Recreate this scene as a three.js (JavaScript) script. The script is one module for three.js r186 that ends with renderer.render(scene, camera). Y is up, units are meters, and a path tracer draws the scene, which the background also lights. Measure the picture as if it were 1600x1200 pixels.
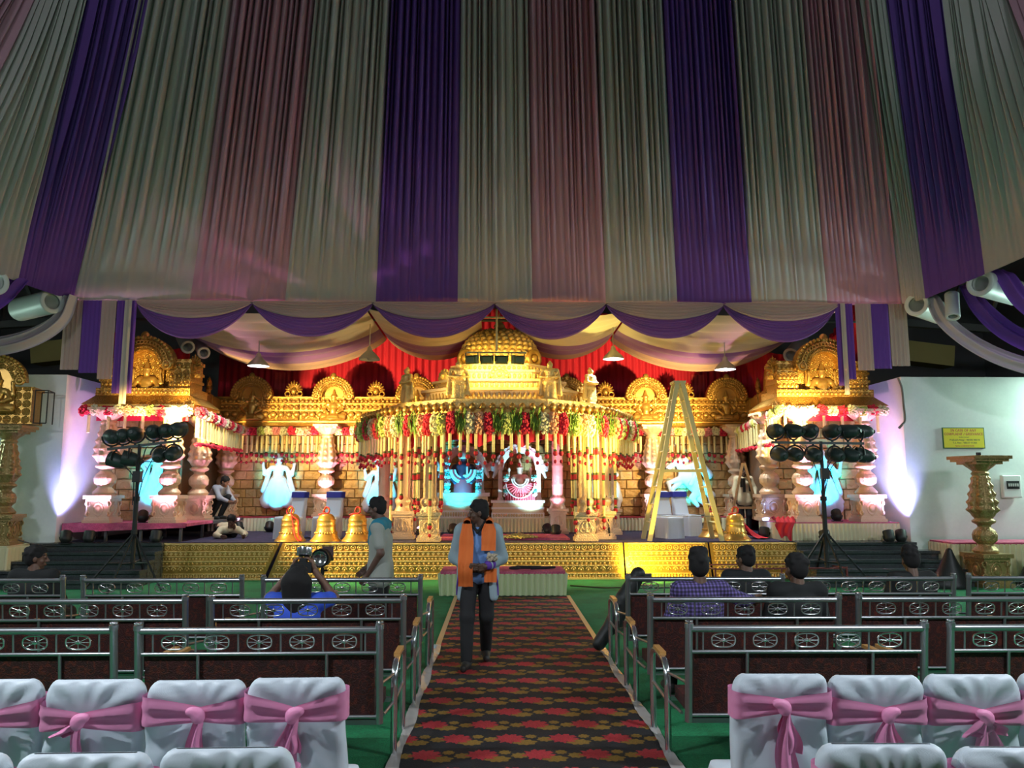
import * as THREE from 'three';
import { mergeGeometries, toCreasedNormals } from 'three/addons/utils/BufferGeometryUtils.js';
import { RectAreaLightUniformsLib } from 'three/addons/lights/RectAreaLightUniformsLib.js';

// ---------- camera, exposure ----------
const scene = new THREE.Scene();
const renderer = new THREE.WebGLRenderer({ antialias: true });
renderer.toneMapping = THREE.LinearToneMapping;
renderer.toneMappingExposure = 1.0;
renderer.shadowMap.enabled = true;
RectAreaLightUniformsLib.init();
scene.background = new THREE.Color(0x000000);
const camera = new THREE.PerspectiveCamera(2 * Math.atan(600 / 1210) * 180 / Math.PI, 4 / 3, 0.05, 100);
camera.position.set(0, 1.85, 0);
camera.rotation.order = 'YXZ';
camera.rotation.set(7.43 * Math.PI / 180, -1.08 * Math.PI / 180, 0);
scene.add(camera);

// ---------- helpers ----------
const V = (x, y, z) => new THREE.Vector3(x, y, z);
const { sin, cos, PI, abs, max, min, sqrt, floor, hypot } = Math;
let seed = 1234567;
const rnd = () => { seed = (seed + 0x6D2B79F5) | 0; let t = Math.imul(seed ^ (seed >>> 15), 1 | seed); t = (t + Math.imul(t ^ (t >>> 7), 61 | t)) ^ t; return ((t ^ (t >>> 14)) >>> 0) / 4294967296; };
const rr = (a, b) => a + (b - a) * rnd();
const lerp = (a, b, t) => a + (b - a) * t;
const clamp = (x, a, b) => max(a, min(b, x));
const ss = (a, b, x) => { const t = clamp((x - a) / (b - a), 0, 1); return t * t * (3 - 2 * t); };
const H3 = (x, y, s) => { let h = Math.imul(x, 374761393) ^ Math.imul(y, 668265263) ^ Math.imul(s, 1274126177); h = Math.imul(h ^ (h >>> 13), 1274126177); return ((h ^ (h >>> 16)) >>> 0) / 4294967296; };
// tiling value noise, period p cells
const vn = (x, y, p, s) => { const xi = floor(x), yi = floor(y), fx = x - xi, fy = y - yi, u = fx * fx * (3 - 2 * fx), v = fy * fy * (3 - 2 * fy); const m = a => ((a % p) + p) % p; const a = H3(m(xi), m(yi), s), b = H3(m(xi + 1), m(yi), s), c = H3(m(xi), m(yi + 1), s), d = H3(m(xi + 1), m(yi + 1), s); return lerp(lerp(a, b, u), lerp(c, d, u), v); };
const fbm = (u, v, p, s, o = 4) => { let r = 0, a = .5, t = 0; for (let i = 0; i < o; i++) { r += a * vn(u * p, v * p, p, s + i); t += a; a *= .5; p *= 2; } return r / t; };
function tex(n, fn, rep = 1, srgb = false) {
  const d = new Uint8Array(n * n * 4);
  for (let j = 0; j < n; j++) for (let i = 0; i < n; i++) { const c = fn((i + .5) / n, (j + .5) / n, i, j); const k = (j * n + i) * 4; if (typeof c === 'number') d[k] = d[k + 1] = d[k + 2] = clamp(c, 0, 1) * 255; else { d[k] = clamp(c[0], 0, 1) * 255; d[k + 1] = clamp(c[1], 0, 1) * 255; d[k + 2] = clamp(c[2], 0, 1) * 255; } d[k + 3] = 255; }
  const t = new THREE.DataTexture(d, n, n); t.wrapS = t.wrapT = THREE.RepeatWrapping; t.magFilter = THREE.LinearFilter; t.minFilter = THREE.LinearMipmapLinearFilter; t.generateMipmaps = true; if (srgb) t.colorSpace = THREE.SRGBColorSpace; t.repeat.set(rep, rep); t.needsUpdate = true; return t;
}
const C = (r, g, b) => new THREE.Color().setRGB(r, g, b);
const mat = (r, g, b, rough = .7, o = {}) => new THREE.MeshStandardMaterial({ color: C(r, g, b), roughness: rough, metalness: 0, side: THREE.DoubleSide, ...o });
const phy = (r, g, b, rough = .7, o = {}) => new THREE.MeshPhysicalMaterial({ color: C(r, g, b), roughness: rough, metalness: 0, side: THREE.DoubleSide, ...o });
const names = {};
function numbered(n) { const k = names[n] = (names[n] ?? -1) + 1; return k ? n + '_' + String(k).padStart(3, '0') : n; }
const XF = (x = 0, y = 0, z = 0, ry = 0, rx = 0, rz = 0, s = 1) => { const m = new THREE.Matrix4().makeRotationFromEuler(new THREE.Euler(rx, ry, rz, 'YXZ')); if (Array.isArray(s)) m.scale(V(...s)); else m.scale(V(s, s, s)); m.setPosition(x, y, z); return m; };
const tf = (g, ...a) => g.applyMatrix4(XF(...a));
const box = (w, h, d, x = 0, y = 0, z = 0, ry = 0, rx = 0, rz = 0) => tf(new THREE.BoxGeometry(w, h, d), x, y, z, ry, rx, rz);
const cyl = (r0, r1, h, x = 0, y = 0, z = 0, seg = 14, ry = 0, rx = 0, rz = 0) => tf(new THREE.CylinderGeometry(r1, r0, h, seg), x, y, z, ry, rx, rz);
const sph = (r, x, y, z, s = [1, 1, 1], seg = 10) => tf(new THREE.SphereGeometry(r, seg, max(4, seg * .7 | 0)), x, y, z, 0, 0, 0, s);
const lathe = (pts, seg = 24, x = 0, y = 0, z = 0) => tf(new THREE.LatheGeometry(pts.map(p => new THREE.Vector2(p[0], p[1])), seg), x, y, z);
const bar = (a, b, r, seg = 8, r2 = r) => { const A = V(...a), B = V(...b), d = B.clone().sub(A), L = d.length(); const g = new THREE.CylinderGeometry(r2, r, L, seg); g.translate(0, L / 2, 0); const q = new THREE.Quaternion().setFromUnitVectors(V(0, 1, 0), d.normalize()); g.applyQuaternion(q); g.translate(A.x, A.y, A.z); return g; };
const beam = (a, b, w, h) => { const A = V(...a), B = V(...b), d = B.clone().sub(A), L = d.length(); const g = new THREE.BoxGeometry(w, L, h); g.translate(0, L / 2, 0); g.applyQuaternion(new THREE.Quaternion().setFromUnitVectors(V(0, 1, 0), d.normalize())); g.translate(A.x, A.y, A.z); return g; };
const tube = (pts, r, n = 24, seg = 8, closed = false) => new THREE.TubeGeometry(new THREE.CatmullRomCurve3(pts.map(p => V(...p)), closed), n, r, seg, closed);
const prism = (pts, depth, bev = 0, holes = []) => { const s = new THREE.Shape(pts.map(p => new THREE.Vector2(p[0], p[1]))); for (const h of holes) s.holes.push(new THREE.Path(h.map(p => new THREE.Vector2(p[0], p[1])))); return new THREE.ExtrudeGeometry(s, { depth, bevelEnabled: bev > 0, bevelSize: bev, bevelThickness: bev, bevelSegments: 1, curveSegments: 12 }); };
function clean(g) { g = g.index ? g.toNonIndexed() : g; for (const k of Object.keys(g.attributes)) if (!['position', 'normal', 'uv', 'color'].includes(k)) g.deleteAttribute(k); if (!g.attributes.normal) g.computeVertexNormals(); if (!g.attributes.uv) g.setAttribute('uv', new THREE.BufferAttribute(new Float32Array(g.attributes.position.count * 2), 2)); return g; }
function join(gs) { if (!Array.isArray(gs)) return gs; if (gs.length === 1) return gs[0]; const c = gs.map(clean); const anyCol = c.some(g => g.attributes.color); if (anyCol) for (const g of c) if (!g.attributes.color) g.setAttribute('color', new THREE.BufferAttribute(new Float32Array(g.attributes.position.count * 3).fill(1), 3)); return mergeGeometries(c); }
// uv in metres by dominant normal
function uvm(g) { g = clean(g); const p = g.attributes.position, n = g.attributes.normal, u = g.attributes.uv; for (let i = 0; i < p.count; i += 3) { let nx = 0, ny = 0, nz = 0; for (let k = 0; k < 3; k++) { nx += n.getX(i + k); ny += n.getY(i + k); nz += n.getZ(i + k); } nx = abs(nx); ny = abs(ny); nz = abs(nz); for (let k = 0; k < 3; k++) { const x = p.getX(i + k), y = p.getY(i + k), z = p.getZ(i + k); if (ny > nx && ny > nz) u.setXY(i + k, x, z); else if (nx > nz) u.setXY(i + k, z, y); else u.setXY(i + k, x, y); } } return g; }
function obj(name, g, m, parent) { g = join(g); if (m.map || m.bumpMap || m.roughnessMap) if (!g.userData.uvok) g = uvm(g); const o = new THREE.Mesh(g, m); o.castShadow = o.receiveShadow = true; o.name = parent ? name : numbered(name); (parent || scene).add(o); return o; }
function thing(name, label, category, [x, y, z] = [0, 0, 0], turn = 0, group) { const o = new THREE.Group(); o.name = numbered(name); scene.add(o); o.position.set(x, y, z); o.rotation.y = turn; o.userData = { label, category }; if (group) o.userData.group = group; return o; }
function tag(o, label, category, group) { Object.assign(o.userData, { label, category }); if (group) o.userData.group = group; return o; }
function struct(name, g, m, label) { const o = obj(name, g, m); o.userData.kind = 'structure'; if (label) o.userData.label = label; return o; }
function stuff(o) { o.userData.kind = 'stuff'; return o; }
function dup(r0, [x, y, z], turn, label, group) { const r = r0.clone(); r.name = numbered(r0.name.replace(/_\d{3}$/, '')); scene.add(r); r.position.set(x, y, z); r.rotation.y = turn; r.userData = { ...r0.userData, label }; if (group) r.userData.group = group; return r; }
// grid surface
function sheet(nu, nv, f, wrap = false) { const pos = [], uv = [], idx = []; const ou = {}; for (let j = 0; j <= nv; j++) for (let i = 0; i <= nu; i++) { const p = f(i / nu, j / nv); pos.push(p[0], p[1], p[2]); uv.push(p[3] ?? i / nu, p[4] ?? j / nv); } for (let j = 0; j < nv; j++) for (let i = 0; i < nu; i++) { const a = j * (nu + 1) + i, b = a + 1, c = a + nu + 1, d = c + 1; idx.push(a, b, d, a, d, c); } const g = new THREE.BufferGeometry(); g.setAttribute('position', new THREE.Float32BufferAttribute(pos, 3)); g.setAttribute('uv', new THREE.Float32BufferAttribute(uv, 2)); g.setIndex(idx); g.computeVertexNormals(); if (wrap) { const n = g.attributes.normal; for (let j = 0; j <= nv; j++) { const a = j * (nu + 1), b = a + nu; const x = n.getX(a) + n.getX(b), y = n.getY(a) + n.getY(b), z = n.getZ(a) + n.getZ(b), l = hypot(x, y, z) || 1; n.setXYZ(a, x / l, y / l, z / l); n.setXYZ(b, x / l, y / l, z / l); } } return g; }
const okuv = g => { g = clean(g); g.userData.uvok = true; return g; };
// pleated curtain along a polyline, hanging from y1 to y0
function curtain(path, y0, y1, pleat, amp, o = {}) {
  const P = path.map(p => V(p[0], 0, p[1])); const L = [0]; for (let i = 1; i < P.length; i++) L.push(L[i - 1] + P[i].distanceTo(P[i - 1])); const T = L[L.length - 1];
  const at = s => { let i = 1; while (i < P.length - 1 && s > L[i]) i++; const t = (s - L[i - 1]) / (L[i] - L[i - 1]); const d = P[i].clone().sub(P[i - 1]).normalize(); return [P[i - 1].x + (P[i].x - P[i - 1].x) * t, P[i - 1].z + (P[i].z - P[i - 1].z) * t, -d.z, d.x]; };
  const n = max(8, Math.round(T / pleat) * 6), S = o.s ?? 3; const top = o.top || (() => y1), bot = o.bot || (() => y0), flare = o.flare || 0;
  return sheet(n, o.rows || 4, (u, v) => { const s = u * T, q = at(s), a = amp * (o.pinch ? lerp(1, .4, v) : 1); const w = sin(s / pleat * 2 * PI + 1.7 * vn(s * 1.3, 3, 999, S)) * a * (.55 + .9 * vn(s * 2.1, 7, 999, S + 1)) - flare * (1 - v); return [q[0] + q[2] * w, lerp(bot(u), top(u), v), q[1] + q[3] * w, s, v * (y1 - y0)]; });
}
// ---------- signed-distance modelling: prims -> smooth mesh (surface nets) ----------
const cap = (a, b, ra, rb = ra, c) => ({ a, b, ra, rb, c });
const ell = (x, y, z, rx, ry, rz, c) => ({ e: [x, y, z], r: [rx, ry, rz], c });
const cut = p => ({ ...p, cut: true });
function pd(p, x, y, z) {
  if (p.e) { const X = (x - p.e[0]), Y = (y - p.e[1]), Z = (z - p.e[2]); const k0 = hypot(X / p.r[0], Y / p.r[1], Z / p.r[2]), k1 = hypot(X / p.r[0] ** 2, Y / p.r[1] ** 2, Z / p.r[2] ** 2); return k1 < 1e-9 ? -min(...p.r) : k0 * (k0 - 1) / k1; }
  const [ax, ay, az] = p.a, dx = p.b[0] - ax, dy = p.b[1] - ay, dz = p.b[2] - az, X = x - ax, Y = y - ay, Z = z - az; const t = clamp((X * dx + Y * dy + Z * dz) / (dx * dx + dy * dy + dz * dz + 1e-12), 0, 1); return hypot(X - dx * t, Y - dy * t, Z - dz * t) - lerp(p.ra, p.rb, t);
}
function sdf(prims, cell = .012, k = .03) {
  let lo = [1e9, 1e9, 1e9], hi = [-1e9, -1e9, -1e9]; const bb = prims.map(p => { const l = [], h = []; for (let i = 0; i < 3; i++) { if (p.e) { l[i] = p.e[i] - p.r[i]; h[i] = p.e[i] + p.r[i]; } else { l[i] = min(p.a[i] - p.ra, p.b[i] - p.rb); h[i] = max(p.a[i] + p.ra, p.b[i] + p.rb); } if (!p.cut) { lo[i] = min(lo[i], l[i]); hi[i] = max(hi[i], h[i]); } } return [l, h]; });
  const m = 3 * cell + k * .5; lo = lo.map(v => v - m); hi = hi.map(v => v + m); const N = lo.map((v, i) => Math.ceil((hi[i] - v) / cell) + 1); const [nx, ny, nz] = N; const F = new Float32Array(nx * ny * nz).fill(9);
  prims.forEach((p, q) => { const g = k + 3 * cell; const s = bb[q][0].map((v, i) => max(0, floor((v - g - lo[i]) / cell))), e = bb[q][1].map((v, i) => min(N[i] - 1, Math.ceil((v + g - lo[i]) / cell))); for (let z = s[2]; z <= e[2]; z++) for (let y = s[1]; y <= e[1]; y++) for (let x = s[0]; x <= e[0]; x++) { const d = pd(p, lo[0] + x * cell, lo[1] + y * cell, lo[2] + z * cell), i = (z * ny + y) * nx + x; if (p.cut) F[i] = max(F[i], -d); else { const a = F[i], h = max(k - abs(a - d), 0) / k; F[i] = min(a, d) - h * h * k * .25; } } });
  const vid = new Int32Array(nx * ny * nz).fill(-1), pos = [], idx = []; const at = (x, y, z) => F[(z * ny + y) * nx + x];
  for (let z = 0; z < nz - 1; z++) for (let y = 0; y < ny - 1; y++) for (let x = 0; x < nx - 1; x++) { let msk = 0; for (let c = 0; c < 8; c++) if (at(x + (c & 1), y + ((c >> 1) & 1), z + (c >> 2)) < 0) msk |= 1 << c; if (msk === 0 || msk === 255) continue; let sx = 0, sy = 0, sz = 0, n = 0; for (let c = 0; c < 8; c++) for (let ax = 0; ax < 3; ax++) { const d = c | (1 << ax); if (d === c) continue; if (((msk >> c) & 1) === ((msk >> d) & 1)) continue; const x0 = c & 1, y0 = (c >> 1) & 1, z0 = c >> 2; const f0 = at(x + x0, y + y0, z + z0), f1 = at(x + (d & 1), y + ((d >> 1) & 1), z + (d >> 2)), t = f0 / (f0 - f1); sx += x0 + (ax === 0 ? t : 0); sy += y0 + (ax === 1 ? t : 0); sz += z0 + (ax === 2 ? t : 0); n++; } vid[(z * ny + y) * nx + x] = pos.length / 3; pos.push(lo[0] + (x + sx / n) * cell, lo[1] + (y + sy / n) * cell, lo[2] + (z + sz / n) * cell); }
  const W = (x, y, z) => vid[(z * ny + y) * nx + x]; const quad = (a, b, c, d, f) => { if (a < 0 || b < 0 || c < 0 || d < 0) return; if (f) idx.push(a, b, c, a, c, d); else idx.push(a, c, b, a, d, c); };
  for (let z = 1; z < nz - 1; z++) for (let y = 1; y < ny - 1; y++) for (let x = 1; x < nx - 1; x++) { const s = at(x, y, z) < 0; if (s !== at(x + 1, y, z) < 0) quad(W(x, y - 1, z - 1), W(x, y, z - 1), W(x, y, z), W(x, y - 1, z), s); if (s !== at(x, y + 1, z) < 0) quad(W(x - 1, y, z - 1), W(x - 1, y, z), W(x, y, z), W(x, y, z - 1), s); if (s !== at(x, y, z + 1) < 0) quad(W(x - 1, y - 1, z), W(x, y - 1, z), W(x, y, z), W(x - 1, y, z), s); }
  const g = new THREE.BufferGeometry(); g.setAttribute('position', new THREE.Float32BufferAttribute(pos, 3)); g.setIndex(idx); g.computeVertexNormals();
  if (prims.some(p => p.c)) { const col = new Float32Array(pos.length); const base = (prims.find(p => p.c)).c; for (let i = 0; i < pos.length; i += 3) { let best = 1e9, c = base; for (const p of prims) { if (p.cut) continue; const d = pd(p, pos[i], pos[i + 1], pos[i + 2]) - (p.c && p.c !== base ? .0015 : 0); if (d < best) { best = d; c = p.c || base; } } col[i] = c[0]; col[i + 1] = c[1]; col[i + 2] = c[2]; } g.setAttribute('color', new THREE.BufferAttribute(col, 3)); }
  g.setAttribute('uv', new THREE.Float32BufferAttribute(new Float32Array(pos.length / 3 * 2), 2)); return g;
}
// ---------- hall lamps (tubes outside the frame) ----------
const M = {};
M.tubeGlow = new THREE.MeshStandardMaterial({ color: 0xffffff, emissive: C(.75, 1, .92), emissiveIntensity: 4 });
M.whitePlastic = mat(.75, .76, .74, .5);
function tubeLight(label, a, b, dir, L, col = [.72, 1, .9], up = 0) {
  const A = V(...a), B = V(...b), mid = A.clone().add(B).multiplyScalar(.5), d = V(...dir).normalize(); const len = A.distanceTo(B);
  const t = thing('tube_light', label, 'lamp', [mid.x, mid.y, mid.z]);
  const ra = A.clone().sub(mid).toArray(), rb = B.clone().sub(mid).toArray(); const off = d.clone().multiplyScalar(-.05);
  obj('housing', beam(V(...ra).add(off).toArray(), V(...rb).add(off).toArray(), .07, .05), M.whitePlastic, t);
  obj('tube', bar(ra, rb, .018, 10), M.tubeGlow, t);
  const l = new THREE.RectAreaLight(C(...col), L, len, .05); l.position.copy(mid).addScaledVector(d, .03); l.up.copy(B.clone().sub(A).normalize().cross(d)); l.lookAt(mid.clone().add(d)); scene.add(l);
  if (up) { const k = new THREE.RectAreaLight(C(...col), up, len, .04); k.position.copy(mid).add(V(0, .09, 0)); k.lookAt(mid.clone().add(V(0, 2, -.8))); scene.add(k); }
}
const HALL = 2.8;
tubeLight('white tube lamp on the side wall right of the frame', [11.9, 3.7, -15.3], [13.2, 3.7, -15.3], [-.6, -.45, .5], 560 * HALL, [.66, 1, .86]);
tubeLight('white tube lamp on the side wall left of the frame', [-13.6, 3.9, -15.5], [-12.3, 3.9, -15.5], [.35, -.5, .7], 430 * HALL, [.66, 1, .86]);
for (const [x, z, L] of [[-3.6, -2.4, 620], [4.2, -2.4, 620], [-9.5, -6.5, 560], [10, -6.5, 680]]) tubeLight('white tube lamp hung high ' + (x < 0 ? 'left' : 'right') + (z > -3 ? ' above the covered chairs' : ' beside the bench rows'), [x - .7, 4.7, z], [x + .7, 4.7, z], [x > 0 ? -.25 : .25, -1, -.25], L * HALL, [.86, .93, 1], z > -3 ? 260 : 200);

// ---------- structure ----------
const tNoise = tex(256, (u, v) => fbm(u, v, 8, 5, 5)); const tFine = tex(256, (u, v) => .5 * vn(u * 128, v * 128, 128, 3) + .5 * vn(u * 64, v * 64, 64, 4), 3);
const blotch = (a, b, n = 256, p = 6, s = 11, gr = .2) => tex(n, (u, v) => { const f = ss(.3, .7, fbm(u, v, p, s, 5)), g = 1 - gr / 2 + gr * vn(u * n / 2, v * n / 2, n / 2, s + 9); return [lerp(a[0], b[0], f) * g, lerp(a[1], b[1], f) * g, lerp(a[2], b[2], f) * g]; }, 1, true);
M.dark = mat(.018, .018, .02, .9); M.shell = mat(.28, .28, .29, .85, { bumpMap: tNoise, bumpScale: .004 });
M.green = mat(1, 1, 1, .95, { map: blotch([.06, .42, .25], [.08, .49, .3]), bumpMap: tFine, bumpScale: .006 });
M.green.map.repeat.set(.7, .7);
M.wall = mat(1, 1, 1, .75, { map: blotch([.84, .86, .85], [.88, .9, .88], 256, 5, 21, .02), bumpMap: tNoise, bumpScale: .0006 }); M.wall.map.repeat.set(.25, .25);
M.granite = mat(1, 1, 1, .22, { map: tex(256, (u, v) => { const g = .2 + .08 * vn(u * 128, v * 128, 128, 8) + .05 * fbm(u, v, 16, 3); return [g * .95, g * 1.02, g * 1.05]; }, 1, true) });
M.stageCarpet = mat(1, 1, 1, .95, { map: blotch([.2, .19, .3], [.26, .24, .36], 256, 10, 31), bumpMap: tFine, bumpScale: .004 });
struct('floor', box(33, .2, 33, 0, -.1, -9), M.green, 'green carpet floor of the hall');
struct('ceiling', box(33, .2, 33, 0, 12.1, -9), M.shell);
struct('wall_back', box(33, 12.2, .2, 0, 6, -25.4), M.shell); struct('wall_front', box(33, 12.2, .2, 0, 6, 7.4), M.shell);
struct('wall_left', box(.2, 12.2, 33, -16.4, 6, -9), M.shell); struct('wall_right', box(.2, 12.2, 33, 16.4, 6, -9), M.shell);
// white front walls beside the stage and their returns
struct('wall_stage_left', [box(7.5, 4.08, .22, -12.52, 2.04, -15.91), box(.22, 4.08, 9.2, -8.88, 2.04, -20.62)], M.wall, 'white plastered wall left of the stage');
struct('wall_stage_right', [box(7.7, 4.08, .22, 12.23, 2.04, -15.91), box(.22, 4.08, 9.2, 8.49, 2.04, -20.62)], M.wall, 'white plastered wall right of the stage');
// stage platform
struct('stage_floor', box(17.1, .72, 9.6, -.2, .36, -20.6), M.stageCarpet, 'low stage with dark violet carpet');
// dark stone steps: each tread is its own slab
for (const [x0, x1, nm, lb, grow] of [[-9.6, -6.55, 'steps_left', 'dark stone steps up to the left end of the stage', -1], [5.95, 8.35, 'steps_right', 'dark stone steps up to the right end of the stage', 1]]) {
  const s = new THREE.Group(); s.name = nm; s.userData = { kind: 'structure', label: lb }; scene.add(s);
  for (let i = 0; i < 5; i++) { const y = .72 - i * .144, d = .3, z = -15.8 + i * d + d / 2 - .05; const a = x0 - (grow < 0 ? i * .28 : 0), b = x1 + (grow > 0 ? i * .28 : 0); obj('step', [box(b - a, .05, d + .04, (a + b) / 2, y - .025, z), box(b - a - .02, y - .05, d - .02, (a + b) / 2, (y - .05) / 2, z - .02)], M.granite, s); }
}
// dark roof trusses seen above the side walls
M.steel = mat(.1, .1, .1, .6); M.oldYellow = mat(.45, .38, .12, .6);
{ const n = new THREE.Group(); n.name = 'trim_1'; n.userData = { kind: 'structure', label: 'dark steel roof trusses above the side walls' }; scene.add(n);
  for (const s of [-1, 1]) { obj('purlin', [beam([s * 9.2, 5.6, -17.5], [s * 15, 5.2, -17.5], .16, .16), beam([s * 9.2, 6.7, -17.5], [s * 15, 6.3, -17.5], .16, .16)], M.steel, n); for (let i = 0; i < 6; i++) obj('brace', beam([s * (9.4 + i), 5.58, -17.5], [s * (9.9 + i), 6.6, -17.5], .07, .07), M.steel, n); obj('duct_panel', box(1.6, .5, .5, s * 10.3, 5.05, -18.6, 0, 0, s * -.12), M.oldYellow, n); } }

// ---------- ceiling drapes ----------
const weave = tex(128, (u, v) => .5 + .25 * sin(u * 2 * PI * 32) * sin(v * 2 * PI * 32) + .2 * vn(u * 32, v * 32, 32, 2), 6);
const cloth = (r, g, b, o = {}) => phy(r, g, b, .8, { sheen: .25, sheenRoughness: .6, sheenColor: C(r * .6 + .1, g * .6 + .1, b * .6 + .1), bumpMap: weave, bumpScale: .0015, ...o });
const TR = { transmission: .35, thickness: 0 };
M.beige = cloth(.57, .48, .49); M.pinkDrape = cloth(.62, .3, .41); M.violet = cloth(.17, .055, .36); M.violetSwag = cloth(.24, .1, .42, TR); M.beigeSwag = cloth(.66, .5, .42, TR); M.creamSwag = cloth(.74, .64, .5, TR);
const Bt = [[-8.7, 5.5, -11.3], [-8.7, 5.5, -13.85], [-8.6, 5.55, -15.5], [-6.25, 5.55, -15.5], [-4.33, 5.55, -15.5], [-2.49, 5.55, -15.5], [-.82, 5.55, -15.5], [.71, 5.55, -15.5], [2.22, 5.55, -15.5], [3.69, 5.55, -15.5], [5.23, 5.55, -15.5], [6.8, 5.55, -15.5], [8.35, 5.55, -15.5], [8.45, 5.5, -14.8], [8.5, 5.5, -13.0], [8.5, 5.5, -10.6]];
const Tp = [[-6.25, 8.14, -9.5], [-5.53, 8.14, -9.5], [-4.75, 8.15, -9.5], [-3.51, 8.17, -9.5], [-2.43, 8.18, -9.5], [-1.42, 8.19, -9.5], [-.5, 8.2, -9.5], [.39, 8.21, -9.5], [1.28, 8.23, -9.5], [2.18, 8.24, -9.5], [3.09, 8.25, -9.5], [4.04, 8.26, -9.5], [4.92, 8.27, -9.5], [5.24, 8.28, -9.5], [6.06, 8.29, -9.5], [6.96, 8.3, -9.5]];
Bt.unshift([-8.7, 5.5, -8.5]); Tp.unshift([-7.0, 8.1, -9.0]); Bt.push([8.5, 5.5, -8]); Tp.push([7.7, 8.2, -9]);
const sc = ['pinkDrape', 'beige', 'violet', 'beige', 'pinkDrape', 'beige', 'violet', 'beige', 'pinkDrape', 'beige', 'violet', 'beige', 'pinkDrape', 'beige', 'violet', 'beige', 'pinkDrape'];
const cn = { pinkDrape: 'dusty pink', beige: 'greyish beige', violet: 'deep violet' };
const ord = ['first', 'second', 'third', 'fourth', 'fifth', 'sixth', 'seventh', 'eighth']; const cnt = {};
const EXT = 2.05;
for (let s = 0; s < sc.length; s++) {
  const k = cnt[sc[s]] = (cnt[sc[s]] ?? -1) + 1; const nf = sc[s] === 'violet' ? 13 : 12; const w = [0]; for (let i = 0; i < nf; i++) w.push(w[i] + rr(.35, 1.5)); const T = w[nf]; const hs = w.map(() => rr(.45, 1.25));
  const K = 6, B0 = V(...Bt[s]), B1 = V(...Bt[s + 1]), T0 = V(...Tp[s]), T1 = V(...Tp[s + 1]);
  const nrm = B1.clone().sub(B0).cross(T0.clone().sub(B0)).normalize(); if (nrm.y > 0) nrm.negate();
  const g = sheet(nf * K, 26, (u, v) => { const q = u * nf, f = min(nf - 1, floor(q)), r = q - f; const cu = (w[f] + (w[f + 1] - w[f]) * r) / T; const b = B0.clone().lerp(B1, cu), t = T0.clone().lerp(T1, cu); const vv = v * EXT; const p = b.clone().lerp(t, vv); const a = lerp(.012, .2, ss(.02, .5, v)); const shape = (r < .62 ? sin(r / .62 * PI * .5) : cos((r - .62) / .38 * PI * .5)); p.addScaledVector(nrm, a * hs[f] * shape * (.8 + .4 * vn(f * 3.3, v * 5, 999, s))); p.y -= .25 * sin(PI * clamp(v, 0, 1)); return [p.x, p.y, p.z, cu * 1.8, v * 14]; });
  tag(obj('ceiling_drape', okuv(g), M[sc[s]]), `${ord[k]} ${cn[sc[s]]} pleated ceiling drape counted from the left`, 'drape', 'pleated cloth ceiling drapes');
}
// flat cloth closing the tent behind the camera
// beam that carries the drapes and swags
struct('trim_2', [box(17.3, .09, .09, -.12, 5.6, -15.58)], M.steel, 'dark steel beam carrying the swags');
struct('trim_3', bar([-8.77, 5.5, -17], [8.38, 5.5, -17], .03, 8), M.steel, 'steel pipe above the stage canopy that carries the lamps');
// ---------- swags across the stage opening ----------
const AX = [-7.32, -4.98, -2.54, -.06, 2.22, 4.64, 7.0];
const bezel = u => 4 * u * (1 - u);
function swagLayer(xa, xb, y, z, d0, d1, folds, dz, s) { return okuv(sheet(56, folds * 7, (u, v) => { const q = v * folds, f = floor(min(q, folds - .001)), r = q - f; const sag = lerp(d0, d1, v) + .012 * sin(f * 7.3 + s); const b = Math.pow(bezel(u), .82); const rip = sin(r * PI) * .05 * (.6 + .6 * H3(f, s, 5)) * Math.pow(bezel(u), .5); return [lerp(xa, xb, u) + .02 * sin(v * 9 + s) * (1 - b), y - sag * b - (1 - b) * v * .05, z + dz * v * b + rip + .05 * b, u * 2.4, v * .7]; })); }
const swagNm = ['leftmost', 'second', 'third', 'fourth', 'fifth', 'rightmost'];
for (let i = 0; i < 6; i++) {
  const t = thing('swag', `${swagNm[i]} two-tone swag of the valance across the stage front`, 'swag', [0, 0, 0], 0, 'valance swags'); const z = -15.44, d = [.78, .74, .76, .78, .74, .8][i];
  obj('violet_layer', swagLayer(AX[i] + .02, AX[i + 1] - .02, 5.53, z - .06, d * .42, d, 7, .1, i + 3), M.violetSwag, t);
  obj('beige_layer', swagLayer(AX[i] + .02, AX[i + 1] - .02, 5.55, z, 0, d * .5, 6, .05, i), M.beigeSwag, t);
}
// cloth canopy sagging over the stage, behind the valance
M.creamCanopy = cloth(.76, .68, .54, TR); M.purpleCanopy = cloth(.3, .13, .46, TR); M.tanCanopy = cloth(.5, .33, .27, TR);
[[-7.35, -2.75, .74, 'left wide'], [-2.7, -.36, .46, 'left narrow'], [.42, 2.75, .46, 'right narrow'], [2.8, 7.15, .74, 'right wide']].forEach(([xa, xb, sg, nm], i) => {
  const t = thing('stage_canopy', `${nm} sagging cloth canopy over the stage, cream with a purple band`, 'canopy', [0, 0, 0], 0, 'sagging cloths over the stage');
  const F = (v0, v1, n) => okuv(sheet(48, n * 6, (u, v) => { const V_ = lerp(v0, v1, v), b = Math.pow(bezel(u), .85); const sag = lerp(.12, sg, Math.pow(V_, .8)); return [lerp(xa, xb, u), 5.48 - sag * b - .06 * (V_) - .05 * abs(sin(V_ * 26 + i)) * b, -15.75 - 3.2 * V_, u * 3, V_ * 3]; }));
  obj('cream_panel', F(0, .62, 5), M.creamCanopy, t); obj('purple_panel', F(.62, .86, 2), M.purpleCanopy, t); obj('tan_hem', F(.86, 1, 2), M.tanCanopy, t);
});
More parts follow.
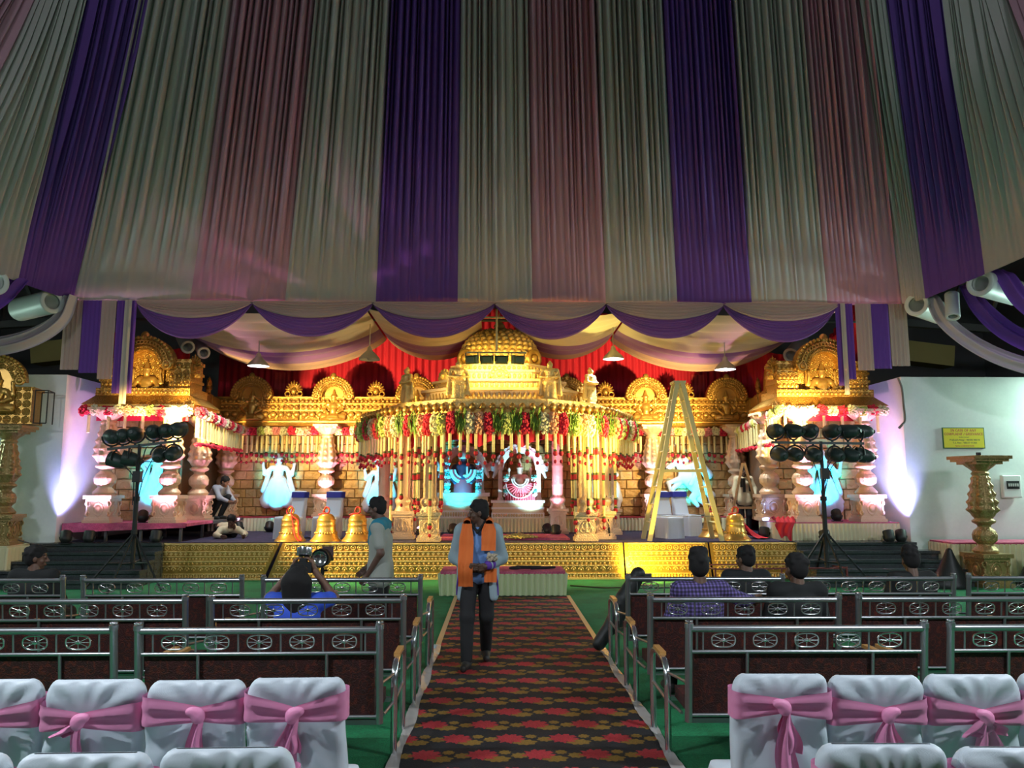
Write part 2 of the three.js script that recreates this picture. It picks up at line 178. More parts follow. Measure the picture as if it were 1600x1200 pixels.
// vertical cloth strips at both ends of the valance
const strip = (x0, x1, yb, z, m, lb) => tag(obj('hanging_cloth', okuv(curtain([[x0, z], [x1, z]], yb, 5.55, .085, .009, { s: (x0 * 10 | 0) + 200, rows: 6 })), m), lb, 'drape', 'cloth strips at the valance ends');
strip(-8.72, -8.36, 4.13, -15.44, M.beigeSwag, 'beige cloth strip hanging left of the valance, outermost'); strip(-8.37, -7.98, 4.07, -15.46, M.violet, 'wide violet cloth strip hanging between two beige strips on the left'); strip(-7.98, -7.69, 3.94, -15.43, M.beigeSwag, 'beige cloth strip hanging between two violet strips on the left'); strip(-7.69, -7.3, 3.66, -15.46, M.violet, 'violet cloth strip hanging in front of the left gold tower'); strip(-7.5, -7.37, 3.44, -15.4, M.creamSwag, 'narrow cream strip hanging lowest before the left gold tower');
strip(6.93, 7.05, 3.85, -15.46, M.violet, 'narrow violet strip hanging in front of the right gold tower'); strip(7.02, 7.12, 3.66, -15.41, M.creamSwag, 'narrow cream strip hanging lowest before the right gold tower'); strip(7.1, 7.29, 3.98, -15.46, M.violet, 'violet cloth strip right of the narrow cream strip'); strip(7.33, 7.66, 4.16, -15.43, M.beigeSwag, 'beige cloth strip hanging beside violet strips on the right'); strip(7.65, 8.04, 4.2, -15.46, M.violet, 'wide violet cloth strip hanging between two beige strips on the right'); strip(8.03, 8.4, 4.25, -15.43, M.beigeSwag, 'beige cloth strip hanging right of the valance, outermost');
// white insulated duct tubes and cloths slung over them
M.duct = mat(.7, .72, .68, .45);
function duct(label, p, dir, r, L) { const d = V(...dir).normalize(), t = thing('duct_tube', label, 'tube', p); const m = new THREE.Matrix4().makeRotationFromQuaternion(new THREE.Quaternion().setFromUnitVectors(V(0, 1, 0), d)); obj('shell', lathe([[r * .62, 0], [r * .66, -.02], [r * .95, -.03], [r, 0], [r * .97, .1], [r * .98, L]], 28).applyMatrix4(m), M.duct, t); obj('hollow', lathe([[r * .6, .02], [r * .58, .4], [.001, .45]], 24).applyMatrix4(m), M.duct, t); }
duct('white duct tube with hollow end under the right eave, beside the beige strip', [8.35, 5.42, -14.95], [.8, -.03, -.6], .24, 1.0);
duct('larger white duct tube near the right edge, higher up', [8.6, 5.42, -13.3], [.86, -.02, -.5], .24, 1.2);
duct('white duct tube end pointing down between the right violet cloths', [8.7, 5.05, -14.35], [.2, .9, -.3], .13, .5);
duct('white duct tube with hollow end under the left eave', [-8.7, 5.4, -14.95], [-.85, -.03, -.5], .24, 1.1);
duct('white duct tube cut by the left edge of the photograph', [-8.75, 5.36, -13.3], [-.86, -.02, -.5], .24, 1.2);
duct('small duct tube lit yellow behind the left tower arch', [-7.25, 5.05, -18.0], [-.5, .45, -.8], .16, .8);
duct('smaller duct tube lit yellow above the red cloth on the left', [-6.95, 4.95, -18.2], [-.5, .5, -.8], .15, .8);
duct('duct tube lit yellow above the dip of the red cloth on the right', [7.2, 5.0, -18.6], [.6, .5, -.7], .2, .9);
function sling(label, pts, w, m, s) { const c = new THREE.CatmullRomCurve3(pts.map(p => V(...p))); const g = okuv(sheet(60, 24, (u, v) => { const p = c.getPoint(u), tg = c.getTangent(u), nn = V(0, 0, 1).cross(tg).normalize(); const f = (v - .5) * w * (.75 + .25 * sin(u * PI)); return [p.x + nn.x * f, p.y + nn.y * f, p.z + .05 * sin(v * 15 + s) * (.5 + vn(v * 6, s, 99, 3)) + .1 * cos((v - .5) * PI), u * 3, v * w]; })); tag(obj('slung_cloth', g, m), label, 'drape'); }
sling('long beige cloth slung from the right duct tube down to the right edge', [[8.62, 5.68, -15.15], [8.62, 5.52, -14.9], [8.68, 5.1, -14.72], [8.98, 4.55, -14.35], [9.45, 4.1, -13.9], [10.2, 3.8, -13.4], [11.2, 3.75, -13]], .36, M.beige, 1);
sling('violet cloth slung beside the long beige cloth on the right', [[8.9, 5.62, -14.2], [9.0, 5.1, -13.95], [9.35, 4.62, -13.75], [9.85, 4.22, -13.4], [10.6, 3.9, -13]], .42, M.violet, 2);
sling('uppermost blue-violet cloth slung at the right edge', [[8.98, 5.68, -13.45], [8.98, 5.5, -13.18], [9.12, 5.1, -13.05], [9.45, 4.7, -12.9], [9.95, 4.3, -12.7], [10.5, 4.0, -12.5]], .4, M.violet, 3);
sling('beige cloth slung from the left duct tube to the left edge', [[-8.5, 5.6, -15.25], [-8.62, 5.1, -15.15], [-9.0, 4.68, -14.9], [-9.6, 4.4, -14.5], [-10.5, 4.3, -14.0]], .4, M.beige, 4);
sling('violet cloth slung at the left edge below the eave', [[-8.65, 5.6, -13.9], [-8.85, 5.2, -13.7], [-9.15, 4.8, -13.4], [-9.6, 4.4, -13.1], [-10.3, 4.1, -12.8]], .42, M.violet, 5);
// red backdrop curtain
M.red = cloth(.52, .009, .04); M.redBoard = cloth(.68, .06, .07);
tag(obj('backdrop_curtain', okuv(curtain([[-7.9, -21.9], [7.5, -21.9]], .73, 6.9, .19, .035, { rows: 6, top: u => 6.9 - .9 * ss(.75, 0, abs(u - .5) * -2 + 1) })), M.red), 'long red pleated backdrop curtain behind the gold parapet', 'curtain');
tag(obj('side_curtain', okuv(curtain([[-8.55, -17.0], [-8.3, -18.4], [-7.8, -19.6]], 3.4, 5.1, .2, .035, { top: u => 5.0 + .25 * cos(u * 7) })), M.red), 'red side curtain behind the left gold tower', 'curtain');
tag(obj('side_curtain', okuv(curtain([[6.6, -20.6], [7.3, -19.6], [8.0, -18.4], [8.2, -17.0]], 3.4, 5.5, .2, .035, { top: u => 5.15 + .75 * (u - .42) * (u - .42) * 5 })), M.red), 'red side curtain dipping behind the right gold tower', 'curtain');
tag(obj('red_cloth_panel', okuv(curtain([[-6.32, -21.86], [-5.9, -21.86]], 4.15, 5.02, .12, .008)), M.redBoard), 'square bright red cloth panel on the backdrop, left', 'panel', 'bright red panels'); tag(obj('red_cloth_panel', okuv(curtain([[5.55, -21.86], [5.92, -21.86]], 4.15, 4.98, .12, .008)), M.redBoard), 'square bright red cloth panel on the backdrop, right', 'panel', 'bright red panels');

// ---------- gold ----------
const scroll = tex(512, (u, v) => { // flowing scrolls and rosettes in relief
  const n = 4, iu = floor(u * n), iv = floor(v * n), fu = u * n - iu - .5, fv = v * n - iv - .5, r = hypot(fu, fv), a = Math.atan2(fv, fu); const ros = ss(.46, .4, r) * (.5 + .5 * cos(a * 8 + (iu + iv) % 2 * PI) * ss(.05, .3, r)); const ring = ss(.05, .0, abs(r - .43)); const spir = .5 + .5 * sin(r * 40 - a * ((iu + iv) % 2 ? 1 : -1) * 2); return clamp(.25 + .35 * ros + .3 * ring + .2 * spir * ss(.5, .1, r) + .2 * (fbm(u, v, 16, 7) - .5), 0, 1);
});
scroll.repeat.set(1.6, 1.6);
const goldO = (r, g, b, rough, metal, bs = .012, t = scroll) => mat(r, g, b, rough, { metalness: metal, bumpMap: t, bumpScale: bs });
M.gold = goldO(.5, .28, .06, .34, .62, .022); M.goldPlain = mat(.58, .34, .08, .32, { metalness: .6, bumpMap: tNoise, bumpScale: .004 });
M.goldPale = mat(.74, .55, .3, .45, { metalness: .3, bumpMap: scroll, bumpScale: .01 });
const tNoiseB = tNoise.clone(); tNoiseB.repeat.set(1.4, 1.4); tNoiseB.needsUpdate = true;
const brickM = [[.5, .31, .11], [.56, .35, .13], [.46, .28, .1], [.52, .34, .15]].map(c => mat(...c, .5, { metalness: .25, bumpMap: tNoiseB, bumpScale: .035 }));
M.mortar = mat(.16, .09, .04, .9);
function cham(w, h, d, b) { const p = []; const R = (w, h, z) => [[-w / 2, -h / 2, z], [w / 2, -h / 2, z], [w / 2, h / 2, z], [-w / 2, h / 2, z]]; const A = R(w, h, 0), B = R(w, h, d - b), Cc = R(w - 2 * b, h - 2 * b, d); const q = (a, b, c, e) => p.push(...a, ...b, ...c, ...a, ...c, ...e); for (let i = 0; i < 4; i++) { const j = (i + 1) % 4; q(A[i], A[j], B[j], B[i]); q(B[i], B[j], Cc[j], Cc[i]); } q(...Cc); const g = new THREE.BufferGeometry(); g.setAttribute('position', new THREE.Float32BufferAttribute(p, 3)); g.computeVertexNormals(); return uvm(g); }
const bw = [.28, .33, .38, .44]; const bGeo = bw.map(w => [0, 1].map(k => { const g = cham(w - .012, .218, .05 + .02 * k, .014); const u = g.attributes.uv; const o = rnd() * 5; for (let i = 0; i < u.count; i++) u.setXY(i, u.getX(i) + o, u.getY(i) + o * 1.7); g.userData.uvok = true; return g; }));
function brickWall(label, x0, z0, x1, z1, y0, rows, isPart) { // wall face from (x0,z0) to (x1,z1), outward normal to the left of travel rotated toward camera
  const L = hypot(x1 - x0, z1 - z0), ang = -Math.atan2(z1 - z0, x1 - x0); const t = thing('stone_backdrop', label, 'wall', [x0, 0, z0], ang); obj('backing', box(L, rows * .23 + .1, .12, L / 2, y0 + rows * .115, -.05), M.mortar, t); const rest = [];
  for (let r = 0; r < rows; r++) { let s = r % 2 ? -.14 : 0; while (s < L) { const k = floor(rnd() * 4), w = min(bw[k], L - s); const y = y0 + r * .23 + .115, q = floor(rnd() * 4), dp = floor(rnd() * 2); let a = max(s, 0), ww = s + w - a; if (ww > .06) { if (isPart(a + ww / 2, y)) { const m = obj('brick', bGeo[k][dp], brickM[q], t); m.position.set(a + ww / 2, y, .01); m.scale.x = ww / bw[k]; } else rest.push(tf(bGeo[k][dp].clone(), a + ww / 2, y, .01, 0, 0, 0, [ww / bw[k], 1, 1])); } s += w; } }
  if (rest.length) stuff(obj('brickwork', rest, brickM[1], t)); return t;
}
brickWall('long gold stone-block backdrop wall behind the pavilion', -7.3, -20.3, 6.75, -20.3, 1.06, 10, (s, y) => { const x = -7.3 + s; return y < 2.95 && !(x > -2.2 && x < -.9) && (x < 2.2 || x > 1.0) || (y < 2.2 && x > 2.4); });
brickWall('gold stone-block wall at the back of the left corner tower', -8.72, -17.45, -7.06, -17.45, 1.06, 10, () => true);
brickWall('gold stone-block wall at the back of the right corner tower', 6.05, -17.45, 8.3, -17.45, 1.06, 10, () => true);
brickWall('gold stone-block side wall linking the left tower to the backdrop', -7.3, -20.3, -7.12, -17.45, 1.06, 10, () => true);
brickWall('gold stone-block side wall linking the right tower to the backdrop', 6.05, -17.45, 6.65, -20.3, 1.06, 10, () => true);
// skirted plinths along the back and platforms at the corners
M.skirt = cloth(.72, .66, .42); M.pinkCarpet = mat(1, 1, 1, .95, { map: blotch([.72, .33, .45], [.8, .42, .52], 128, 8, 41), bumpMap: tFine, bumpScale: .004 }); M.redCarpet = mat(.4, .04, .06, .95, { bumpMap: tFine, bumpScale: .004 });
function plinth(label, x0, x1, z0, z1, h, top, skirt = true, y0 = .72) { const t = thing('skirted_platform', label, 'platform'); obj('deck', box(x1 - x0, .06, z1 - z0, (x0 + x1) / 2, y0 + h - .03, (z0 + z1) / 2), top, t); if (skirt) obj('pleated_skirt', okuv(curtain([[x0, z0], [x0, z1 + .02], [x1, z1 + .02], [x1, z0]], y0 + .005, y0 + h - .02, .085, .02, { s: (x0 * 7 | 0) + 300 })), M.skirt, t); return t; }
plinth('low platform with cream pleated skirt along the backdrop left of the pavilion', -7.15, -2.2, -20.2, -19.5, .34, M.redCarpet); plinth('low platform with cream pleated skirt along the backdrop right of the pavilion', 2.2, 6.3, -20.2, -19.5, .34, M.redCarpet);
plinth('low cream-skirted platform under the two shrines', -2.15, 2.15, -20.2, -18.9, .34, M.skirt); plinth('cream-skirted platform under the right corner tower', 5.85, 8.25, -17.4, -15.98, .37, M.pinkCarpet);
{ const t = plinth('pink-carpeted table platform under the left corner tower', -8.72, -6.25, -17.4, -15.95, .36, M.pinkCarpet, false); obj('carpet_hang', okuv(curtain([[-8.72, -15.93], [-6.25, -15.9]], .9, 1.09, .6, .012, { bot: u => .9 + .1 * u })), M.pinkCarpet, t); for (const x of [-8.6, -7.9, -7.2, -6.4]) for (const z of [-16.05, -17.2]) obj('leg', box(.05, .3, .05, x, .87, z), M.steel, t); }
plinth('dark low deck between the left tower and the backdrop', -7.1, -6.25, -19.45, -17.42, .34, M.steel, false);
// relief rows
function petalRow(L, n, h, d) { const gs = []; for (let i = 0; i < n; i++) gs.push(sph(.5, (i + .5) / n * L, 0, 0, [L / n * .92, h, d], 7)); return gs; }
const molding = (L, prof) => { const g = prism(prof, L); g.rotateY(PI / 2); return g; }; // profile (z toward -x...) run along +x
// seated figure and standing figure, shared geometry
const seatedG = sdf([cap([-.3, .12, .05], [.12, .1, .18], .1, .07), cap([.3, .12, .05], [-.12, .1, .18], .1, .07), ell(0, .15, 0, .24, .12, .15), cap([0, .17, 0], [0, .42, .01], .12, .14), cap([-.15, .5, 0], [.15, .5, 0], .075), cap([0, .5, 0], [0, .6, 0], .05), ell(0, .66, .015, .08, .095, .085), cap([0, .73, 0], [0, .94, 0], .085, .018), ell(0, .745, .01, .1, .02, .1), cap([-.19, .5, 0], [-.28, .33, .06], .05, .045), cap([-.28, .33, .06], [-.14, .22, .18], .045, .04), cap([.19, .5, 0], [.28, .33, .06], .05, .045), cap([.28, .33, .06], [.14, .24, .18], .045, .04), cap([-.18, .49, -.03], [-.33, .42, -.02], .045, .04), cap([-.33, .42, -.02], [-.31, .6, .02], .04, .032), ell(-.31, .69, .02, .045, .07, .03), cap([.18, .49, -.03], [.33, .42, -.02], .045, .04), cap([.33, .42, -.02], [.31, .6, .02], .04, .032), ell(.31, .69, .02, .045, .07, .03), ell(0, .04, .04, .37, .06, .25), ell(0, .3, .1, .09, .1, .07)], .017, .035);
const standG = sdf([cap([-.05, .03, 0], [-.05, .45, 0], .085, .07), cap([.05, .03, 0], [.05, .45, 0], .085, .07), ell(0, .47, 0, .13, .1, .1), cap([0, .48, 0], [0, .72, 0], .08, .095), cap([-.11, .76, 0], [.11, .76, 0], .05), cap([0, .78, 0], [0, .84, 0], .035), ell(0, .885, .01, .055, .065, .06), cap([0, .93, -.01], [0, .99, -.01], .05, .02), cap([-.14, .76, 0], [-.17, .6, .03], .036, .032), cap([-.17, .6, .03], [-.04, .56, .13], .032, .028), cap([.14, .76, 0], [.17, .6, .03], .036, .032), cap([.17, .6, .03], [.04, .56, .13], .032, .028), ell(0, .57, .14, .05, .035, .04), cap([-.17, .62, -.02], [-.19, .15, -.02], .03, .05), cap([.17, .62, -.02], [.19, .15, -.02], .03, .05), ell(0, .015, 0, .17, .03, .13)], .012, .03);
// arch niche with seated figure; w = outer width, origin at middle of the base
function arch(parent, w, h, depth, figure = true, back = M.goldPlain) {
  const R = w / 2, r = R * .55, yc = h - R; const ring = []; for (let i = 0; i <= 28; i++) { const a = PI * i / 28; ring.push([R * cos(a), yc + R * sin(a)]); } for (let i = 28; i >= 0; i--) { const a = PI * i / 28; ring.push([r * cos(a), yc + r * sin(a)]); }
  const g = new THREE.Group(); g.name = 'arch_niche'; parent.add(g);
  const orn = []; for (let i = 0; i < 22; i++) { const a = PI * (i + .5) / 22; orn.push(sph(R * .075, (R * .97) * cos(a), yc + R * .97 * sin(a), depth * .9, [1, 1, .9], 7)); orn.push(tf(new THREE.TorusGeometry(R * .06, R * .025, 5, 9), R * .8 * cos(a), yc + R * .8 * sin(a), depth)); } for (let i = 0; i < 26; i++) { const a = PI * (i + .5) / 26; orn.push(sph(R * .035, (R * .63) * cos(a), yc + R * .63 * sin(a), depth, [1, 1, .8], 6)); }
  orn.push(sph(R * .16, 0, h - R * .02, depth * .8, [1, 1.3, .6], 9)); for (const s of [-1, 1]) orn.push(tf(new THREE.TorusGeometry(R * .13, R * .06, 7, 14), s * R * .8, yc + R * .02, depth * .9), sph(R * .1, s * R * .8, yc + .02, depth, [1, 1, .7], 8));
  obj('arch_ring', prism(ring, depth * .85, .01), M.gold, g); stuff(obj('ring_ornament', orn, M.goldPlain, g));
  const bp = [[-r * 1.02, 0], [r * 1.02, 0]]; for (let i = 0; i <= 16; i++) { const a = PI * i / 16; bp.push([r * 1.02 * cos(a), yc + r * 1.02 * sin(a)]); } obj('niche_back', prism(bp, .03), back, g);
  if (figure) { const s = (yc + r * .85) / 1.0; const f = obj('seated_figure', seatedG, M.goldPlain, g); f.scale.set(s * .98, s, s * .7); f.position.set(0, .0, .06); } return g;
}
function palmette(parent, w, h, x, y, z) { const gs = [], n = 9; for (let i = 0; i < n; i++) { const a = PI * (i + .5) / n; gs.push(tf(new THREE.SphereGeometry(.5, 8, 6), cos(a) * w * .3, h * .42 + sin(a) * h * .33, .03, 0, 0, a - PI / 2, [w * .17, h * .36, .09])); gs.push(sph(.02, cos(a) * w * .46, h * .42 + sin(a) * h * .52, .05, [1, 1, 1], 6)); } gs.push(sph(.5, 0, h * .4, .05, [w * .36, h * .42, .14]), box(w * .95, h * .16, .12, 0, h * .08, .02), tf(new THREE.TorusGeometry(w * .14, w * .05, 6, 12), -w * .34, h * .24, .05), tf(new THREE.TorusGeometry(w * .14, w * .05, 6, 12), w * .34, h * .24, .05), tf(new THREE.ConeGeometry(w * .09, h * .2, 7), 0, h * .98, .03)); const m = obj('palmette', gs, M.gold, parent); m.position.set(x, y, z); return m; }
// a straight run of parapet of length L along +x, base at y=0
function parapetRun(t, L, h, secs) {
  obj('cornice', molding(L, [[-.0, -.1], [-.22, -.1], [-.26, -.04], [-.2, -.01], [-.2, .03], [-.12, .06], [0, .06]].map(p => [p[0] + 0, p[1]])), M.goldPlain, t);
  let x = 0; secs.forEach((w, i) => { const ww = w * L; obj('block', box(ww - .02, h, .2 + (i % 2) * .05, x + ww / 2, h / 2 + .05, .05), M.gold, t); x += ww; });
  const rel = []; for (const [y, pd_, hh] of [[h * .9, .11, .09], [h * .66, .12, .08], [h * .33, .2, .16]]) for (const g of petalRow(L, Math.round(L / pd_), hh, .11)) { g.translate(0, y, .19); rel.push(g); } rel.push(box(L, .025, .08, L / 2, h * .8, .16), box(L, .025, .09, L / 2, h * .5, .16), box(L, .04, .12, L / 2, h + .04, .14)); for (const g of petalRow(L, Math.round(L / .07), .04, .04)) { g.translate(0, -.05, .24); rel.push(g); } stuff(obj('relief_bands', rel, M.goldPlain, t));
}
{ const t = thing('gold_parapet', 'long gold parapet with arched niches along the top of the backdrop', 'parapet', [-7.3, 3.46, -20.25]); const L = 14.05; const secs = []; for (let i = 0; i < 26; i++) secs.push(1 / 26); parapetRun(t, L, .6, secs);
  for (const x of [-6.35, -4.25, -2.1, 1.8, 3.87, 5.99]) { const a = arch(t, 1.06, 1.14, .2); a.position.set(x + 7.3, .04, .12); } for (const x of [-5.31, -3.17, 2.83, 4.94]) palmette(t, .46, .46, x + 7.3, .63, .05); }
// corner towers
function tower(label, mir, x0, x1, zin, xin) { // front face from x0 to x1 at z=-16.45
  const w = x1 - x0, xc = (x0 + x1) / 2; const t = thing('gold_tower_top', label, 'tower', [xc, 3.52, -16.5]);
  // eave slab and sloping roof
  const eave = (a, y0, y1, zf, zb) => box(a, y1 - y0, zb, 0, (y0 + y1) / 2, zf - zb / 2);
  obj('eave', [eave(w + .06, -.06, 0, .3, 1.5)], M.goldPlain, t);
  obj('cornice', [(() => { const g = new THREE.CylinderGeometry(.5 * sqrt(2), .62 * sqrt(2), .2, 4); g.rotateY(PI / 4); g.scale(w * .87, 1, 1.1); g.translate(0, .1, -.4); return g; })(), box(w * .88, .16, 1.0, 0, .28, -.36)], M.gold, t);
  const rel = []; for (const g of petalRow(w * .86, 22, .08, .05)) { g.translate(-w * .43, .27, .15); rel.push(g); } stuff(obj('petal_band', rel, M.goldPlain, t));
  for (const s of [-1, 1]) obj('pier', [box(.44, .58, .7, s * w * .32, .64, -.3), box(.5, .08, .76, s * w * .32, .95, -.3), box(.5, .06, .76, s * w * .32, .72, -.3), box(.5, .06, .76, s * w * .32, .54, -.3)], M.gold, t);
  const pb = []; for (const s of [-1, 1]) for (const y of [.83, .63, .45]) for (const g of petalRow(.44, 5, .09, .06)) { g.translate(s * w * .32 - .22, y, .07); pb.push(g); } stuff(obj('pier_relief', pb, M.goldPlain, t));
  const a = arch(t, 1.24, 1.36, .3, true, M.gold); a.position.set(0, .1, -.06); a.children[3].scale.multiplyScalar(.9);
  obj('core', box(w * .6, .7, .6, 0, .6, -.45), M.gold, t);
  palmette(t, .3, .5, -mir * w * .42, .62, -.2); return t;
}
tower('gold tower top with large arched niche above the left corner', -1, -8.6, -6.36); tower('gold tower top with large arched niche above the right corner', 1, 5.84, 8.22);
function sideParapet(label, x0, z0, x1, z1, mir) { const L = hypot(x1 - x0, z1 - z0); const t = thing('gold_parapet', label, 'parapet', [x0, 3.46, z0], -Math.atan2(z1 - z0, x1 - x0)); parapetRun(t, L, .52, [.16, .17, .17, .17, .17, .16]); const a = arch(t, 1.1, 1.2, .2, true); a.position.set(mir > 0 ? L * .38 : L * .62, .04, .12); palmette(t, .4, .5, mir > 0 ? L * .72 : L * .25, .55, .05); }
sideParapet('short gold parapet with one arched niche, receding from the left tower', -7.2, -20.1, -6.85, -17.0, -1); sideParapet('short gold parapet with one arched niche, receding from the right tower', 6.15, -17.0, 6.6, -20.1, 1);

// ---------- ornate pillars ----------
M.pillar = goldO(.72, .52, .34, .42, .3, .006); M.pillarGold = goldO(.4, .27, .11, .38, .55, .012);
const prof = [[0, .2], [.05, .23], [.1, .19], [.16, .13], [.24, .19], [.34, .2], [.42, .17], [.48, .11], [.52, .12], [.56, .2], [.6, .205], [.63, .15], [.68, .19], [.8, .245], [.95, .23], [1.1, .2], [1.3, .165], [1.42, .135], [1.46, .16], [1.5, .13], [1.56, .19], [1.66, .29], [1.7, .3]];
const pr_ = y => { for (let i = 1; i < prof.length; i++) if (y <= prof[i][0]) return lerp(prof[i - 1][1], prof[i][1], (y - prof[i - 1][0]) / (prof[i][0] - prof[i - 1][0])); return .3; };
const shaftG = okuv(sheet(48, 120, (u, v) => { const y = v * 1.7, a = u * 2 * PI; let r = pr_(y); const leaf = ss(.66, .72, y) * ss(1.44, 1.36, y), vase = ss(.18, .24, y) * ss(.46, .4, y), capi = ss(1.52, 1.6, y); r *= 1 + leaf * (.2 * abs(cos(4 * a)) - .1 + .1 * sin(y * 42) * max(0, cos(8 * a))) + vase * .09 * abs(sin(8 * a)) + capi * .1 * abs(cos(6 * a)); return [cos(a) * r, y, sin(a) * r, u * 1.2, y]; }, true));
function pedG(h = .56, w = .5) { const gs = [box(w * 1.12, .07, w * 1.12, 0, .035, 0), box(w, .05, w, 0, .095, 0), box(w * .84, h - .24, w * .84, 0, .12 + (h - .24) / 2, 0), box(w * .98, .05, w * .98, 0, h - .1, 0), box(w * 1.14, .07, w * 1.14, 0, h - .035, 0)]; return gs; }
function pedOrn(h, w) { const o = []; for (let f = 0; f < 4; f++) { const gs = []; for (const s of [-1, 1]) { gs.push(tf(new THREE.TorusGeometry(w * .09, w * .035, 6, 12), s * w * .43, h - .17, w * .42), tf(new THREE.TorusGeometry(w * .08, w * .03, 6, 12), s * w * .43, .19, w * .42), cap_(s * w * .44, h - .2, .22, w * .43)); } gs.push(tf(new THREE.TorusGeometry(w * .2, w * .03, 6, 16), 0, h * .5, w * .42, 0, 0, 0, [1, 1.2, 1]), sph(w * .12, 0, h * .5, w * .42, [1, 1.3, .5], 9), sph(w * .06, 0, h * .5 + w * .25, w * .42, [1, 1, .5], 7), sph(w * .06, 0, h * .5 - w * .27, w * .42, [1, 1, .5], 7)); for (const g of gs) { g.rotateY(f * PI / 2); o.push(g); } } return o; }
function cap_(x, y1, y0, z) { return bar([x, y0, z], [x, y1, z], .022, 6); }
const pedA = join(pedG().map(clean)), ornA = join(pedOrn(.56, .5).map(clean));
function pillar(label, x, y, z, top, m = M.pillar, turn = 0) { const t = thing('ornate_pillar', label, 'pillar', [x, y, z], turn, 'carved pillars of the stage set'); obj('pedestal', pedA, m, t); stuff(obj('pedestal_carving', ornA, m, t)); const s = obj('shaft', shaftG, m, t); const H_ = top - y - .56 - .08; s.position.y = .56; s.scale.y = H_ / 1.7; obj('abacus', [box(.62, .05, .62, 0, top - y - .05, 0), box(.54, .05, .54, 0, top - y - .1, 0)], m, t); return t; }
pillar('carved pillar at the outer front corner of the left tower', -8.11, 1.08, -16.3, 3.46); pillar('carved pillar at the inner front corner of the left tower', -6.78, 1.08, -16.3, 3.46); pillar('carved pillar beside the crouching man, second from the left tower', -6.7, 1.06, -17.65, 3.4); pillar('carved pillar where the left side wall meets the long backdrop', -6.85, 1.06, -19.8, 3.4); pillar('carved pillar standing alone between the two left dancer reliefs', -4.34, 1.06, -19.88, 3.4); pillar('carved pillar behind the ladder', 3.98, 1.06, -19.88, 3.4); pillar('carved pillar behind the man in the cream shirt', 6.1, 1.06, -19.8, 3.4); pillar('carved pillar at the inner front corner of the right tower', 6.42, 1.09, -16.3, 3.46); pillar('carved pillar at the outer front corner of the right tower', 7.76, 1.09, -16.3, 3.46); pillar('carved pillar lit blue behind the red cloth by the right tower', 5.98, 1.09, -17.05, 3.46);
// ---------- central domed pavilion ----------
const flat = (pts, y0, y1, bev = 0) => { const g = prism(pts.map(p => [p[0], -p[1]]), y1 - y0, bev); g.rotateX(-PI / 2); g.translate(0, y0, 0); return g; };
const scalePoly = (P, s, cx = .02, cz = -18.1) => P.map(p => [cx + (p[0] - cx) * s, cz + (p[1] - cz) * s]);
const oct = (hw, hd, c, cx = .04, cz = -17.8) => [[-hw + c, hd], [hw - c, hd], [hw, hd - c], [hw, -hd + c], [hw - c, -hd], [-hw + c, -hd], [-hw, -hd + c], [-hw, hd - c]].map(p => [cx + p[0], cz + p[1]]);
const EV = [[-1.0, -15.38], [1.2, -15.38], [2.4, -16.3], [3.12, -17.9], [3.12, -19.6], [-3.14, -19.6], [-3.14, -17.9], [-2.3, -16.3]];
M.goldBright = mat(.82, .58, .2, .38, { metalness: .35, bumpMap: scroll, bumpScale: .01 }); M.pavStone = mat(.8, .62, .34, .5, { metalness: .2, bumpMap: scroll, bumpScale: .009 });
